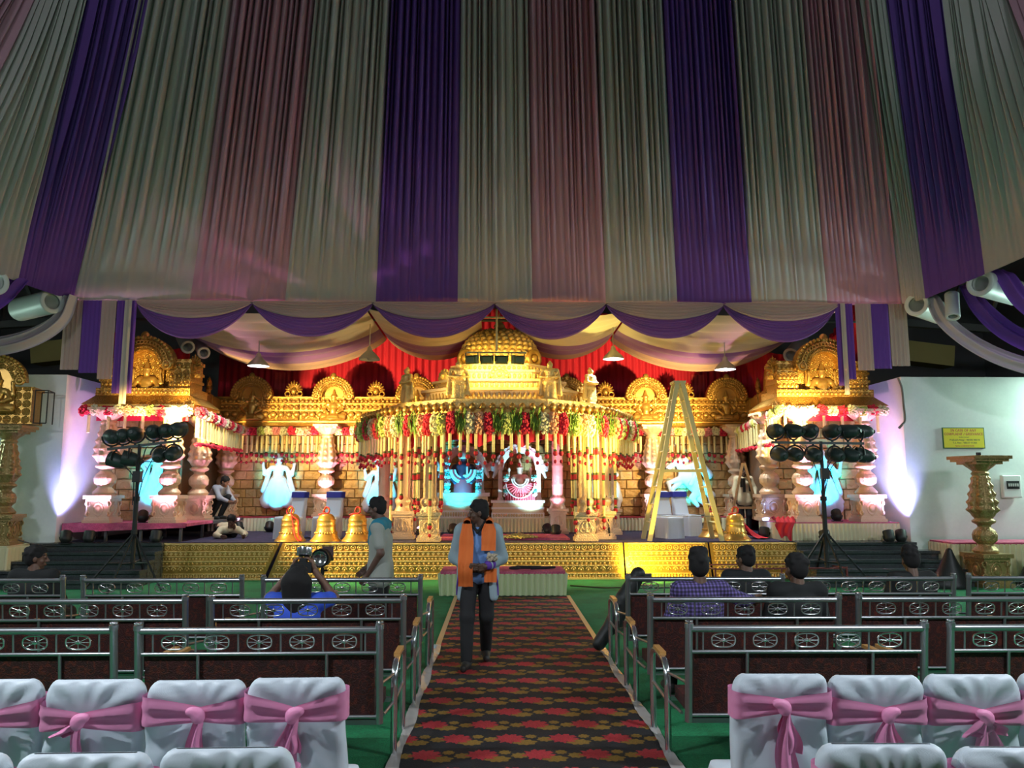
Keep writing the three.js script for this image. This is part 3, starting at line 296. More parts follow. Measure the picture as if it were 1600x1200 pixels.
{
  const t = thing('domed_pavilion', 'central gold domed pavilion on carved pillars', 'pavilion');
  obj('lower_eave', flat(scalePoly(EV, .98), 3.28, 3.36), M.goldPlain, t); obj('roof_slab', [flat(scalePoly(EV, .93), 3.36, 3.48), flat(scalePoly(EV, .86), 3.48, 3.6)], M.goldBright, t);
  const drops = []; for (let i = 0; i < EV.length; i++) { if (i === 4) continue; const a = EV[i], b = EV[(i + 1) % EV.length], L = hypot(b[0] - a[0], b[1] - a[1]), n = Math.round(L / .2); for (let k = 0; k < n; k++) { const f = (k + .5) / n, x = lerp(a[0], b[0], f), z = lerp(a[1], b[1], f); drops.push(lathe([[.001, -.09], [.03, -.07], [.045, -.03], [.075, 0], [.06, .05], [.03, .09], [.001, .1]], 9, x, 3.38, z)); } } stuff(obj('bell_drops', drops, M.goldPlain, t));
  const tiers = [[1.64, 1.3, .6, 3.6, 3.86, 1], [1.74, 1.4, .65, 3.86, 3.92, 0], [1.42, 1.15, .55, 3.92, 4.08, 1], [1.5, 1.22, .55, 4.08, 4.13, 0], [1.22, 1.02, .5, 4.13, 4.3, 1], [1.28, 1.08, .5, 4.3, 4.35, 0], [1.04, .95, .45, 4.35, 4.47, 1], [1.1, 1.0, .46, 4.47, 4.5, 0]];
  for (const [hw, hd, c, y0, y1, b] of tiers) { obj(b ? 'tier' : 'tier_ledge', flat(oct(hw, hd, c), y0, y1), M.pavStone, t); }
  const rel = []; for (const [hw, hd, c, y0, y1, b] of tiers) if (b) { const P = oct(hw, hd, c); for (const [i, j] of [[0, 1], [1, 2], [7, 0], [2, 3], [6, 7]]) { const a = P[i], e = P[j], L = hypot(e[0] - a[0], e[1] - a[1]), n = Math.round(L / .11); for (let k = 0; k < n; k++) { const f = (k + .5) / n; rel.push(sph(.5, lerp(a[0], e[0], f), (y0 + y1) / 2, lerp(a[1], e[1], f), [.08, (y1 - y0) * .8, .08], 6)); } } } stuff(obj('tier_relief', rel, M.goldBright, t));
  const dp = v => { const a = v * PI / 2; return [.94 * Math.pow(cos(a), .72) * (1 - .08 * ss(.2, 0, v)), 4.5 + .9 * Math.pow(sin(a), 1.0)]; };
  obj('dome', okuv(sheet(48, 24, (u, v) => { const [r, y] = dp(v * .98); return [.04 + cos(u * 2 * PI) * r, y, -17.8 + sin(u * 2 * PI) * r, u * 5, v * 1.2]; }, true)), M.goldBright, t);
  const sc_ = []; for (let j = 0; j < 10; j++) { const v = (j + .3) / 11, [r, y] = dp(v), n = max(8, Math.round(2 * PI * r / .16)); for (let k = 0; k < n; k++) { const a = (k + (j % 2) * .5) / n * 2 * PI; if (sin(a) < -.35) continue; const g = new THREE.SphereGeometry(.5, 7, 5); g.scale(2 * PI * r / n * .9, .12, .13); g.rotateX(-v * 1.2); g.rotateY(PI / 2 - a); g.translate(.04 + cos(a) * (r + .005), y, -17.8 + sin(a) * (r + .005)); sc_.push(g); } } stuff(obj('dome_scales', sc_, M.goldBright, t));
  for (const s of [-1, 1]) obj('dome_scroll', [tf(new THREE.TorusGeometry(.16, .06, 8, 18), .04 + s * .78, 4.68, -17.25, s * .7), sph(.09, .04 + s * .78, 4.68, -17.25, [1, 1, .7])], M.goldPlain, t);
  obj('finial', lathe([[.001, .5], [.02, .44], [.03, .36], [.07, .33], [.05, .28], [.1, .22], [.14, .17], [.1, .11], [.05, .09], [.16, .05], [.3, .03], [.32, 0], [.1, -.02]], 20, .04, 5.36, -17.8), M.goldBright, t);
  const em = []; for (let i = 0; i < 12; i++) { const a = i / 12 * 2 * PI; em.push(sph(.05, cos(a) * .16, sin(a) * .16, 0, [1, 1, .5], 7)); } em.push(sph(.15, 0, 0, 0, [1, 1, .4], 12), sph(.06, 0, .02, .06), box(.3, .09, .1, 0, -.2, -.02)); const e = obj('emblem', em, M.goldBright, t); e.position.set(.04, 4.22, -16.72); for (const s of [-1, 1]) { const e2 = obj('emblem', e.geometry, M.goldBright, t); e2.position.set(.04 + s * 1.22, 4.2, -17.0); e2.rotation.y = s * .8; }
  // pillars
  const colG = okuv(sheet(32, 60, (u, v) => { const y = v * 2.0, a = u * 2 * PI; let r = y < .12 ? lerp(.2, .15, y / .12) : y < .3 ? .15 + .04 * sin((y - .12) / .18 * PI) : y < 1.7 ? .12 + .012 * abs(sin(6 * a)) + .012 * ss(.9, 1, sin(y * 14)) : lerp(.12, .19, ss(1.7, 1.98, y)); return [cos(a) * r, y, sin(a) * r, u * .8, y]; }, true));
  for (const [x, z, m] of [[-1.38, -15.98, M.goldPale], [1.8, -16.02, M.goldPale], [-1.98, -16.65, M.pillar], [2.25, -16.6, M.pillar], [1.42, -18.4, M.pillar], [-1.55, -18.4, M.pillar], [-2.6, -18.0, M.pillar], [2.62, -18.1, M.pillar]]) {
    const p = obj('pavilion_pillar', colG, m, t); p.position.set(x, 1.3, z); p.scale.y = .99; const bg = [...pedG(.58, .42)]; for (let f = 0; f < 4; f++) { const o = [tf(new THREE.TorusGeometry(.09, .014, 5, 14), 0, .3, .18), cap_(0, .42, .18, .18), tf(new THREE.TorusGeometry(.05, .012, 5, 10), -.07, .22, .18), tf(new THREE.TorusGeometry(.05, .012, 5, 10), .07, .22, .18)]; for (const g of o) { g.rotateY(f * PI / 2); bg.push(g); } } const b = obj('pillar_base', bg, m, p); b.position.y = -.58; b.scale.y = 1 / .99;
  }
  obj('red_valance', okuv(curtain([[-2.2, -17.0], [-1.0, -15.95], [1.2, -15.95], [2.3, -17.0]], 2.62, 3.28, .3, .03, { bot: u => 2.62 + .16 * abs(cos(u * PI * 6)) })), M.red, t);
  // red ceiling cloth inside
  obj('red_lining', okuv(sheet(30, 12, (u, v) => [lerp(-2.9, 2.9, u), 3.2 - .28 * abs(sin(u * PI * 4)) * (1 - .3 * v) - .1 * v, lerp(-16.7, -19.4, v), u * 5, v * 3])), M.red, t);
}
{ const s0 = thing('gold_statue', 'gold standing statue at the front left of the pavilion roof, beside the dome', 'statue', [-.82, 3.6, -16.08], .2, 'pavilion roof statues'); const f = obj('figure', standG, M.goldBright, s0); f.scale.set(1.1, .84, 1.1); obj('foot_block', box(.34, .05, .28, 0, .0, 0), M.goldBright, s0);
  dup(s0, [1.1, 3.6, -16.08], -.2, 'gold standing statue at the front right of the pavilion roof, beside the dome'); dup(s0, [-2.0, 3.6, -17.0], -.9, 'gold standing statue at the far left corner of the pavilion roof'); dup(s0, [2.06, 3.6, -17.0], .9, 'gold standing statue at the far right corner of the pavilion roof'); const d = dup(s0, [1.92, 3.6, -17.5], .4, 'small dark statue behind the far right roof statue'); d.scale.setScalar(.68); d.children.forEach(c => c.material = M.gold); }

// ---------- flower garlands ----------
const fl = (r, g, b) => mat(r, g, b, .75);
const FM = { red: fl(.62, .02, .05), cream: fl(.72, .68, .42), lime: fl(.55, .62, .16), pink: fl(.72, .26, .26), peach: fl(.75, .4, .22), green: fl(.14, .26, .03) };
function blossoms(n, w, h, d, r) { const gs = []; for (let i = 0; i < n; i++) { const a = rr(-PI * .55, PI * .55), y = rr(-1, 1), q = sqrt(max(.05, 1 - y * y * .75)); const g = new THREE.IcosahedronGeometry(r * rr(.75, 1.25), 0); g.scale(1, .85, .8); g.rotateZ(rnd() * 6); g.rotateX(rnd() * 6); g.translate(sin(a) * w * .5 * q, y * h * .5, cos(a) * d * q); gs.push(clean(g)); } gs.push(clean(sph(.5, 0, 0, 0, [w * .8, h * .9, d * 1.2], 8))); return mergeGeometries(gs); }
function leaves(n, w, h, d) { const gs = []; for (let i = 0; i < n; i++) { const g = new THREE.ConeGeometry(.022, rr(.16, .3) * h / .4, 4); g.scale(1, 1, .4); g.rotateZ(rr(-.5, .5) + PI); g.rotateX(rr(-.4, .4)); g.translate(rr(-.5, .5) * w, rr(-.45, .4) * h, rr(.2, 1) * d); gs.push(clean(g)); } gs.push(clean(sph(.5, 0, 0, 0, [w * .7, h * .8, d], 7))); return mergeGeometries(gs); }
const mkSet = (w, h, d, r, n) => ({ b: [0, 1, 2].map(() => blossoms(n, w, h, d, r)), l: [0, 1].map(() => leaves(34, w, h, d)) });
const setBig = mkSet(.27, .42, .14, .034, 85), setSm = mkSet(.24, .2, .12, .034, 48);
const cv = (g, fn) => { g = clean(g); const p = g.attributes.position, c = new Float32Array(p.count * 3); for (let i = 0; i < p.count; i++) c.set(fn(p.getX(i), p.getY(i), p.getZ(i)), i * 3); g.setAttribute('color', new THREE.BufferAttribute(c, 3)); return g; };
M.flowerV = mat(1, 1, 1, .8, { vertexColors: true });
const CRM = [.74, .64, .3], RED = [.4, .012, .03], GRN = [.06, .09, .02];
function stringG(len, tailKind, bands = false) { const pts = [[.001, 0]]; const n = Math.round(len / .028); for (let i = 0; i <= n * 3; i++) { const y = -i / (n * 3) * len; pts.push([.026 + .009 * abs(sin(i * PI / 3)), y]); } pts.push([.001, -len - .005]); const parts = [cv(lathe(pts, 8), (x, y) => { if (!bands) return CRM; const f = (-y) % .52; return f > .4 && f < .5 ? RED : (f > .36 && f <= .4) || f >= .5 ? GRN : CRM; })]; if (tailKind) { parts.push(cv(sph(.04, 0, -len - .03, 0, [1, .8, 1], 7), () => GRN), cv(sph(.05, 0, -len - .08, 0, [1, 1.1, 1], 7), () => RED), cv(bar([0, -len - .1, 0], [0, -len - .22, 0], .005, 4), () => CRM), cv(sph(.034, 0, -len - .24, 0, [1, 1.2, 1], 6), () => RED)); } return mergeGeometries(parts.map(clean)); }
const strBack = [0, 1, 2].map(i => stringG(.4 + .02 * i, 1)), strFront = [0, 1, 2].map(i => stringG(.34 + .03 * i, 1)), strSide = stringG(.42, 0), strPlain = stringG(.36, 0);
function garland(label, path, set, seq, step, sg, sgap, drop, extra) {
  const t = thing('flower_garland', label, 'garland'); let k = 0;
  for (let i = 1; i < path.length; i++) { const a = V(...path[i - 1]), b = V(...path[i]), L = a.distanceTo(b), ry = -Math.atan2(b.z - a.z, b.x - a.x); const n = max(1, Math.round(L / step));
    for (let j = 0; j < n; j++) { const c = seq[k++ % seq.length], p = a.clone().lerp(b, (j + .5) / n); const g = c === 'green' ? set.l[k % 2] : set.b[k % 3]; const m = obj(c === 'green' ? 'leaf_bunch' : 'flower_bunch', g, FM[c], t); m.position.copy(p).add(V(0, rr(-.015, .015), 0)); m.rotation.y = ry; m.scale.x = L / n / (set === setBig ? .25 : .225); }
    if (sg) { const ns = Math.round(L / sgap); for (let j = 0; j < ns; j++) { const p = a.clone().lerp(b, (j + .5 + rr(-.15, .15)) / ns); const m = obj('flower_string', Array.isArray(sg) ? sg[j % sg.length] : sg, M.flowerV, t); m.position.copy(p).add(V(0, -drop, 0)); m.rotation.y = rnd() * 6; } } }
  if (extra) extra(t); return t;
}
const gy = 3.06, evg = i => { const s = 1.005; const p = scalePoly(EV, s)[i]; return [p[0], gy, p[1] + .04]; };
garland('broad flower garland of bright bunches hung all around the pavilion eave', [evg(5), evg(6), evg(7), evg(0), evg(1), evg(2), evg(3), evg(4)].map((p, i) => (i === 0 || i === 7) ? [p[0], p[1], -18.9] : p), setBig, ['lime', 'red', 'green', 'cream', 'peach', 'red', 'green', 'lime', 'green', 'red', 'green', 'cream', 'peach', 'red', 'green', 'lime', 'peach', 'cream', 'green', 'red', 'green', 'peach', 'red', 'cream'], .185, strFront, .175, .17, t => {
  for (const [cx, cz, n] of [[-1.38, -15.98, 6], [1.8, -16.02, 6], [-1.98, -16.65, 5], [2.25, -16.6, 5]]) for (let i = 0; i < n; i++) { const a = i / n * 2 * PI + .4; const L = rr(1.3, 1.9); const m = obj('long_flower_string', stringG(L, 1, true), M.flowerV, t); m.position.set(cx + cos(a) * .27, 2.98, cz + sin(a) * .27); } });
const seqS = ['cream', 'pink', 'red', 'lime', 'cream', 'pink', 'cream', 'red', 'cream', 'peach', 'red', 'pink', 'lime', 'cream', 'red'];
garland('flower garland with hanging strings under the parapet, left of the pavilion', [[-6.75, 3.22, -20.0], [-3.0, 3.22, -20.0]], setSm, seqS, .2, strBack, .13, .12); garland('flower garland with hanging strings under the parapet, right of the pavilion', [[3.0, 3.22, -20.0], [6.35, 3.22, -20.0]], setSm, seqS.slice(4), .2, strBack, .16, .12);
const rope = (t, a, b, y, m, r = .04) => { const n = Math.round(V(...a).distanceTo(V(...b)) / .06), gs = []; for (let i = 0; i < n; i++) { const p = V(...a).lerp(V(...b), (i + .5) / n); gs.push(clean(tf(new THREE.IcosahedronGeometry(r * rr(.8, 1.2), 0), p.x, y + rr(-.015, .015) + .03 * abs(sin(i * .6)), p.z))); } stuff(obj('petal_fringe', mergeGeometries(gs), m, t)); };
garland('flower garland along the front eave of the left corner tower', [[-8.62, 3.38, -16.12], [-6.34, 3.38, -16.12]], setSm, ['red', 'cream', 'red', 'cream', 'peach', 'cream', 'lime', 'red', 'cream', 'cream'], .23, strPlain, .4, .1); garland('flower garland receding along the inner eave of the left corner tower', [[-6.28, 3.36, -16.2], [-6.45, 3.2, -19.7]], setSm, ['red', 'pink', 'cream', 'peach', 'red', 'cream'], .22, strSide, .2, .1, t => rope(t, [-6.26, 2.8, -16.2], [-6.43, 2.6, -19.7], 2.68, FM.red));
garland('flower garland along the front eave of the right corner tower', [[5.86, 3.4, -16.12], [8.22, 3.4, -16.12]], setSm, ['lime', 'cream', 'pink', 'cream', 'red', 'cream', 'red', 'cream', 'lime', 'red', 'cream'], .22, strPlain, .42, .1); garland('flower garland receding along the inner eave of the right corner tower', [[5.84, 3.38, -16.25], [6.1, 3.2, -19.7]], setSm, ['lime', 'cream', 'pink', 'red', 'cream', 'red', 'cream'], .22, strSide, .22, .1, t => rope(t, [5.82, 2.8, -16.25], [6.08, 2.6, -19.7], 2.68, FM.red));
// red cloth bands under the corner eaves
tag(obj('cloth_band', okuv(curtain([[-8.4, -16.35], [-6.5, -16.35]], 3.18, 3.34, .8, .02)), M.red), 'red cloth band under the front eave of the left tower', 'cloth'); tag(obj('cloth_band', okuv(curtain([[6.2, -16.35], [8.0, -16.35]], 3.2, 3.36, .8, .02)), M.red), 'dark red cloth band under the front eave of the right tower', 'cloth');

// ---------- shrines inside the pavilion ----------
M.shrine = mat(.85, .78, .68, .4, { metalness: .15, bumpMap: scroll, bumpScale: .006 });
function pedestal(label, x0, x1, y0, y1, zf) { const t = thing('shrine_pedestal', label, 'pedestal', [(x0 + x1) / 2, y0, zf]); const w = x1 - x0, h = y1 - y0; [[1, 0, .3], [.97, .3, .5], [1, .5, .62], [.95, .62, .86], [1.02, .86, 1]].forEach(([s, a, b], i) => obj('molding', box(w * s, (b - a) * h, .8, 0, (a + b) / 2 * h, -.4 + (s - 1) * .4), i % 2 ? M.goldPale : M.shrine, t)); const rel = petalRow(w * .95, 20, h * .2, .05); for (const g of rel) g.translate(-w * .475, h * .15, .01); stuff(obj('petal_band', rel, M.goldPale, t)); }
pedestal('wide gold pedestal of the left shrine', -1.48, -.2, 1.06, 1.66, -18.95); pedestal('lower gold pedestal of the right shrine', -.14, 1.14, 1.06, 1.48, -18.95);
function shrineArch(label, x, y, w, h, z) { const t = thing('shrine_arch', label, 'arch', [x, y, z]); const R = w / 2, yc = h - R; for (const s of [-1, 1]) { obj('post', [box(.1, yc, .1, s * R * .88, yc / 2, 0), box(.14, .06, .14, s * R * .88, .03, 0), box(.15, .06, .14, s * R * .88, yc, 0)], M.shrine, t); obj('side_creature', sdf([ell(s * R * 1.05, yc + .05, .02, .12, .1, .06), cap([s * R * 1.1, yc, .02], [s * R * 1.3, yc + .16, .02], .05, .03), cap([s * R * 1.05, yc - .03, .02], [s * R * 1.2, yc - .2, .02], .06, .03), cap([s * R * 1.25, yc - .02, .02], [s * R * 1.32, yc + .07, .02], .04, .02)], .014, .03), M.shrine, t); }
  const ring = []; for (let i = 0; i <= 28; i++) { const a = PI * i / 28; ring.push([R * cos(a) * 1.02, yc + R * sin(a)]); } for (let i = 28; i >= 0; i--) { const a = PI * i / 28; ring.push([R * .74 * cos(a), yc + R * .74 * sin(a)]); } obj('arch_ring', prism(ring, .08, .008), M.shrine, t); const sc2 = []; for (let i = 0; i < 15; i++) { const a = PI * (i + .5) / 15; sc2.push(tf(new THREE.CylinderGeometry(R * .14, R * .14, .07, 12), R * 1.02 * cos(a), yc + R * 1.02 * sin(a), .04, 0, PI / 2)); } obj('scalloped_rim', sc2, M.shrine, t); }
shrineArch('white shrine arch around the dark idol on the left pedestal', -.83, 1.66, 1.02, 1.1, -19.35); shrineArch('white shrine arch around the seated goddess idol', .55, 1.48, 1.08, 1.3, -19.35);
M.idolDark = mat(.03, .035, .06, .35); M.idolGold = mat(.7, .6, .45, .35, { metalness: .4 }); M.idolRed = mat(.5, .05, .06, .6); M.garWhite = fl(.8, .8, .75); M.garRed = fl(.55, .05, .05); M.garGreen = fl(.1, .4, .3);
function sideGarland(t, x, y0, y1, z) { const n = Math.round((y1 - y0) / .085), c = [M.garWhite, M.garGreen, M.garWhite, M.garRed]; for (let i = 0; i < n; i++) { const m = obj('garland_segment', blossoms(24, .13, .09, .06, .022), c[i % 4], t); m.position.set(x, lerp(y0, y1, (i + .5) / n), z); } }
{ const t = thing('deity_idol', 'dark standing idol with tall crown and wide necklace under the left shrine arch', 'idol', [-.83, 1.66, -19.05]);
  obj('body', sdf([cap([0, .2, 0], [0, .42, 0], .2, .19), cap([-.14, .62, 0], [.14, .62, 0], .09), cap([0, .4, 0], [0, .62, 0], .18, .17), cap([0, .65, 0], [0, .74, 0], .07), ell(0, .8, .02, .09, .1, .09), cap([-.22, .62, 0], [-.3, .4, .05], .06, .05), cap([-.3, .4, .05], [-.2, .25, .14], .05, .045), cap([.22, .62, 0], [.3, .4, .05], .06, .05), cap([.3, .4, .05], [.2, .25, .14], .05, .045)], .015, .04), M.idolDark, t);
  obj('crown', lathe([[.11, .84], [.13, .9], [.11, .98], [.08, 1.04], [.03, 1.1], [.001, 1.13]], 16, 0, -.02, 0), M.idolGold, t); for (const [r, m] of [[.19, M.garWhite], [.235, M.garRed], [.28, M.garWhite], [.32, M.idolGold]]) obj('necklace', tf(new THREE.TorusGeometry(r, .022, 8, 30, PI), 0, .56, .17, 0, 0, PI), m, t); obj('chest_ornament', [box(.05, .22, .03, .1, .52, .2), sph(.05, .06, .42, .2, [1.3, .7, .5])], M.idolGold, t); obj('waist_cloth', lathe([[.24, .0], [.23, .2], [.2, .32]], 20, 0, 0, 0), M.idolRed, t); sideGarland(t, -.38, .0, .75, .1); sideGarland(t, .38, .0, .75, .1); }
{ const t = thing('deity_idol', 'seated goddess idol with crown and fanned red skirt under the right arch', 'idol', [.55, 1.48, -19.05]); const f = obj('body', seatedG, M.idolGold, t); f.scale.set(.85, .95, .75); f.position.y = .08;
  obj('fanned_skirt', okuv(sheet(60, 8, (u, v) => { const a = PI + u * PI, r = lerp(.13, .33, v); return [cos(a) * r, .4 + sin(a) * r * .85, .2 + .02 * sin(u * PI * 26) * v + .05 * (1 - v)]; })), M.idolRed, t); obj('lower_skirt', okuv(curtain([[-.36, .15], [0, .24], [.36, .15]], 0, .16, .06, .02)), M.idolRed, t); for (const r of [.15, .2, .34]) obj('necklace', tf(new THREE.TorusGeometry(r, .015, 7, 26, PI), 0, r > .3 ? .4 : .52, .24, 0, 0, PI), M.garWhite, t); sideGarland(t, -.34, .1, .62, .12); sideGarland(t, .34, .1, .62, .12); }

// ---------- white relief figures on the backdrop ----------
M.relief = mat(.72, .74, .74, .6, { bumpMap: tNoise, bumpScale: .006 });
const dancerG = sdf([cap([0, .95, 0], [0, .62, .02], .13, .12), cap([-.05, .62, .02], [-.26, .1, .04], .16, .16), cap([.05, .62, .02], [.26, .1, .04], .16, .16), cap([0, .6, .06], [0, .08, .09], .16, .2), cap([-.26, .3, .02], [-.42, .16, 0], .1, .04), cap([.26, .3, .02], [.42, .2, 0], .1, .04), cap([-.15, .97, 0], [.15, .97, 0], .07), ell(0, 1.13, .04, .085, .1, .09), cap([0, 1.2, .02], [-.02, 1.29, .02], .11, .05), ell(-.1, 1.27, .02, .09, .04, .05), cap([-.18, .97, 0], [-.34, .82, .03], .055, .05), cap([-.34, .82, .03], [-.38, 1.02, .05], .05, .035), ell(-.38, 1.08, .05, .035, .05, .03), cap([.18, .97, 0], [.34, .8, .03], .055, .05), cap([.34, .8, .03], [.4, 1.02, .05], .05, .035), ell(.4, 1.07, .05, .05, .035, .03), cap([-.2, .98, -.02], [-.36, .4, -.02], .04, .08), cap([.2, .98, -.02], [.36, .4, -.02], .04, .08), cap([-.1, .5, .16], [-.14, .1, .2], .03, .03), cap([.1, .5, .16], [.14, .1, .2], .03, .03), cap([0, .5, .2], [0, .1, .26], .03, .03), ell(-.05, .86, .1, .05, .05, .04), ell(.05, .86, .1, .05, .05, .04)], .018, .035);
const dancer2 = sdf([cap([.05, 1.0, 0], [0, .68, .02], .12, .12), cap([0, .65, .02], [-.2, .05, .04], .15, .2), cap([0, .65, .02], [.2, .05, .04], .16, .22), cap([.25, .55, .03], [.3, .2, .04], .16, .18), cap([-.2, .9, 0], [-.3, .25, 0], .06, .12), ell(.04, 1.2, .04, .085, .1, .09), cap([.04, 1.27, .02], [.06, 1.42, .02], .1, .04), cap([-.1, 1.02, 0], [.2, 1.02, 0], .07), cap([-.13, 1.02, 0], [-.32, .95, .04], .055, .045), cap([-.32, .95, .04], [-.2, .82, .12], .045, .035), cap([.22, 1.02, 0], [.34, .86, .04], .055, .045), cap([.34, .86, .04], [.18, .72, .12], .045, .035), cap([-.08, .5, .16], [-.16, .06, .2], .035, .035), cap([.08, .5, .18], [.12, .06, .22], .035, .035), ell(0, .03, .05, .42, .05, .14)], .018, .035);
const horseG = sdf([cap([.18, .5, 0], [-.12, .78, .02], .2, .16), cap([-.12, .82, .02], [-.26, 1.12, .04], .13, .09), cap([-.26, 1.14, .04], [-.46, 1.0, .05], .085, .055), ell(-.47, .98, .05, .06, .05, .045), cap([-.22, 1.2, .05], [-.2, 1.3, .05], .03, .012), cap([-.2, .72, .05], [-.5, .6, .07], .075, .05), cap([-.5, .6, .07], [-.46, .38, .07], .045, .035), cap([-.2, .66, -.02], [-.44, .42, 0], .075, .05), cap([-.44, .42, 0], [-.32, .26, .02], .045, .035), ell(-.32, .22, .02, .05, .04, .045), ell(-.46, .34, .07, .05, .04, .045), cap([.2, .45, .06], [.02, .24, .08], .12, .07), cap([.02, .24, .08], [.14, .03, .06], .06, .045), cap([.26, .42, -.03], [.2, .2, 0], .12, .07), cap([.2, .2, 0], [.34, .02, 0], .06, .045), cap([.32, .5, 0], [.46, .3, 0], .06, .09), cap([.46, .3, 0], [.44, .02, 0], .09, .03), cap([-.12, 1.18, 0], [.08, .9, .0], .07, .09), cap([-.05, 1.1, 0], [.2, 1.02, 0], .05, .03), cap([.1, .82, .1], [.12, 1.1, .1], .1, .08), ell(.12, 1.24, .1, .07, .085, .075), cap([.1, 1.06, .12], [-.1, 1.0, .12], .045, .035), cap([.1, .8, .16], [-.02, .56, .2], .06, .05), cap([.2, 1.1, .02], [.4, .8, 0], .08, .12)], .018, .035);
function relief(label, g, x, y, z, s, turn = 0) { tag(obj('relief_figure', g, M.relief), label, 'relief'); const o = scene.children[scene.children.length - 1]; o.position.set(x, y, z); o.scale.set(...s); o.rotation.y = turn; }
relief('white dancer relief with raised hands, left of the lone pillar', dancerG, -5.62, 1.32, -20.13, [1.02, 1, .7]); relief('white dancer relief with raised hands, nearest the pavilion on the left', dancerG, -3.02, 1.2, -20.13, [1.02, 1, .7]); relief('white dancer relief half hidden behind the right flower strings', dancer2, 2.75, 1.3, -20.13, [1, .95, .7]); relief('white relief of a rearing horse with rider behind the ladder', horseG, 5.0, 1.28, -20.13, [1.15, 1.05, .7]); relief('white dancer relief in the left corner tower', dancer2, -7.5, 1.31, -17.3, [1.0, 1.05, .7]); relief('white dancer relief in the right corner tower', dancerG, 7.3, 1.27, -17.3, [.95, 1.02, .7]);
// ---------- gold panels along the stage front ----------
{ const xs = [[-7.0, -4.3, .4, 'first'], [-4.24, 2.5, .4, 'second and longest'], [2.53, 4.2, 0, 'third, brightly lit'], [4.24, 6.3, 0, 'fourth']]; const bandY = [.04, .14, .24, .36, .46, .56, .66];
  xs.forEach(([a, b, sl, nm], i) => { const z = -15.72; const t = thing('gold_front_panel', `${nm} embossed gold panel along the stage front, from the left`, 'panel', [0, 0, z], 0, 'embossed panels on the stage front'); const lx = i === 1 ? -.28 : i === 3 ? .08 : i === 2 ? .04 : 0, rx = i === 0 ? -.3 : i === 2 ? .07 : i === 1 ? .03 : 0; obj('sheet', prism([[a + lx, .0], [b + rx, .0], [b, .71], [a, .71]], .05), M.goldPlain, t);
    const L = b - a - .08; const strip_ = (y, h, d) => box(L - .04 + (rx - lx) * (1 - y / .71), h, d, (a + b) / 2 + (lx + rx) / 2 * (1 - y / .71), y, .06); obj('molding', [[.02, .04], [.115, .02], [.27, .02], [.36, .03], [.45, .02], [.545, .02], [.695, .03]].map(([y, h]) => strip_(y, h, .035)), M.goldBright, t);
    const rel = []; const row = (y, pitch, f) => { const n = floor(L / pitch); for (let k = 0; k < n; k++) { const x = lerp(a + .06 + lx * (1 - y / .71), b - .06 + rx * (1 - y / .71), (k + .5) / n); rel.push(...f(x, y)); } };
    row(.19, .14, (x, y) => [tf(new THREE.TorusGeometry(.04, .013, 5, 8, PI), x, y + .01, .06), sph(.018, x, y, .06, [1, 1.3, 1], 5)]); row(.07, .12, (x, y) => [sph(.5, x, y, .055, [.06, .06, .03], 6), box(.02, .06, .02, x + .06, y, .06)]); row(.315, .09, (x, y) => [tf(new THREE.OctahedronGeometry(.03, 0), x, y, .055)]); row(.405, .07, (x, y) => [sph(.5, x, y, .055, [.05, .045, .03], 5)]); row(.5, .1, (x, y) => [tf(new THREE.BoxGeometry(.05, .05, .02), x, y, .055, 0, 0, PI / 4)]); row(.62, .13, (x, y) => [tf(new THREE.TorusGeometry(.045, .011, 4, 9), x, y, .055), sph(.018, x, y, .058, [1, 1, 1], 5)]); stuff(obj('embossing', rel, M.goldBright, t)); }); }
// ---------- low skirted table before the stage ----------
{ const t = thing('low_table', 'low table with pink top and pale green pleated skirt at the head of the aisle', 'table', [.1, 0, -13.75]); obj('table_top', box(2.1, .05, .85, 0, .385, 0), M.pinkCarpet, t); M.skirtG = cloth(.62, .72, .42); obj('pleated_skirt', okuv(curtain([[-1.05, -.42], [-1.07, .44], [1.07, .44], [1.05, -.42]], .01, .37, .1, .025, { s: 77, flare: .03 })), M.skirtG, t); for (const [x, z] of [[-.95, -.35], [.95, -.35], [-.95, .35], [.95, .35]]) obj('leg', box(.05, .37, .05, x, .185, z), M.steel, t);
  tag(obj('cloth_bundle', sdf([cap([.35, .44, -13.7], [.75, .43, -13.75], .03, .03), cap([.6, .43, -13.6], [1.0, .435, -13.72], .03, .02), ell(.3, .43, -13.65, .1, .03, .07)], .012, .03), M.dark), 'dark cable bundle lying on the pink table top', 'cable'); }
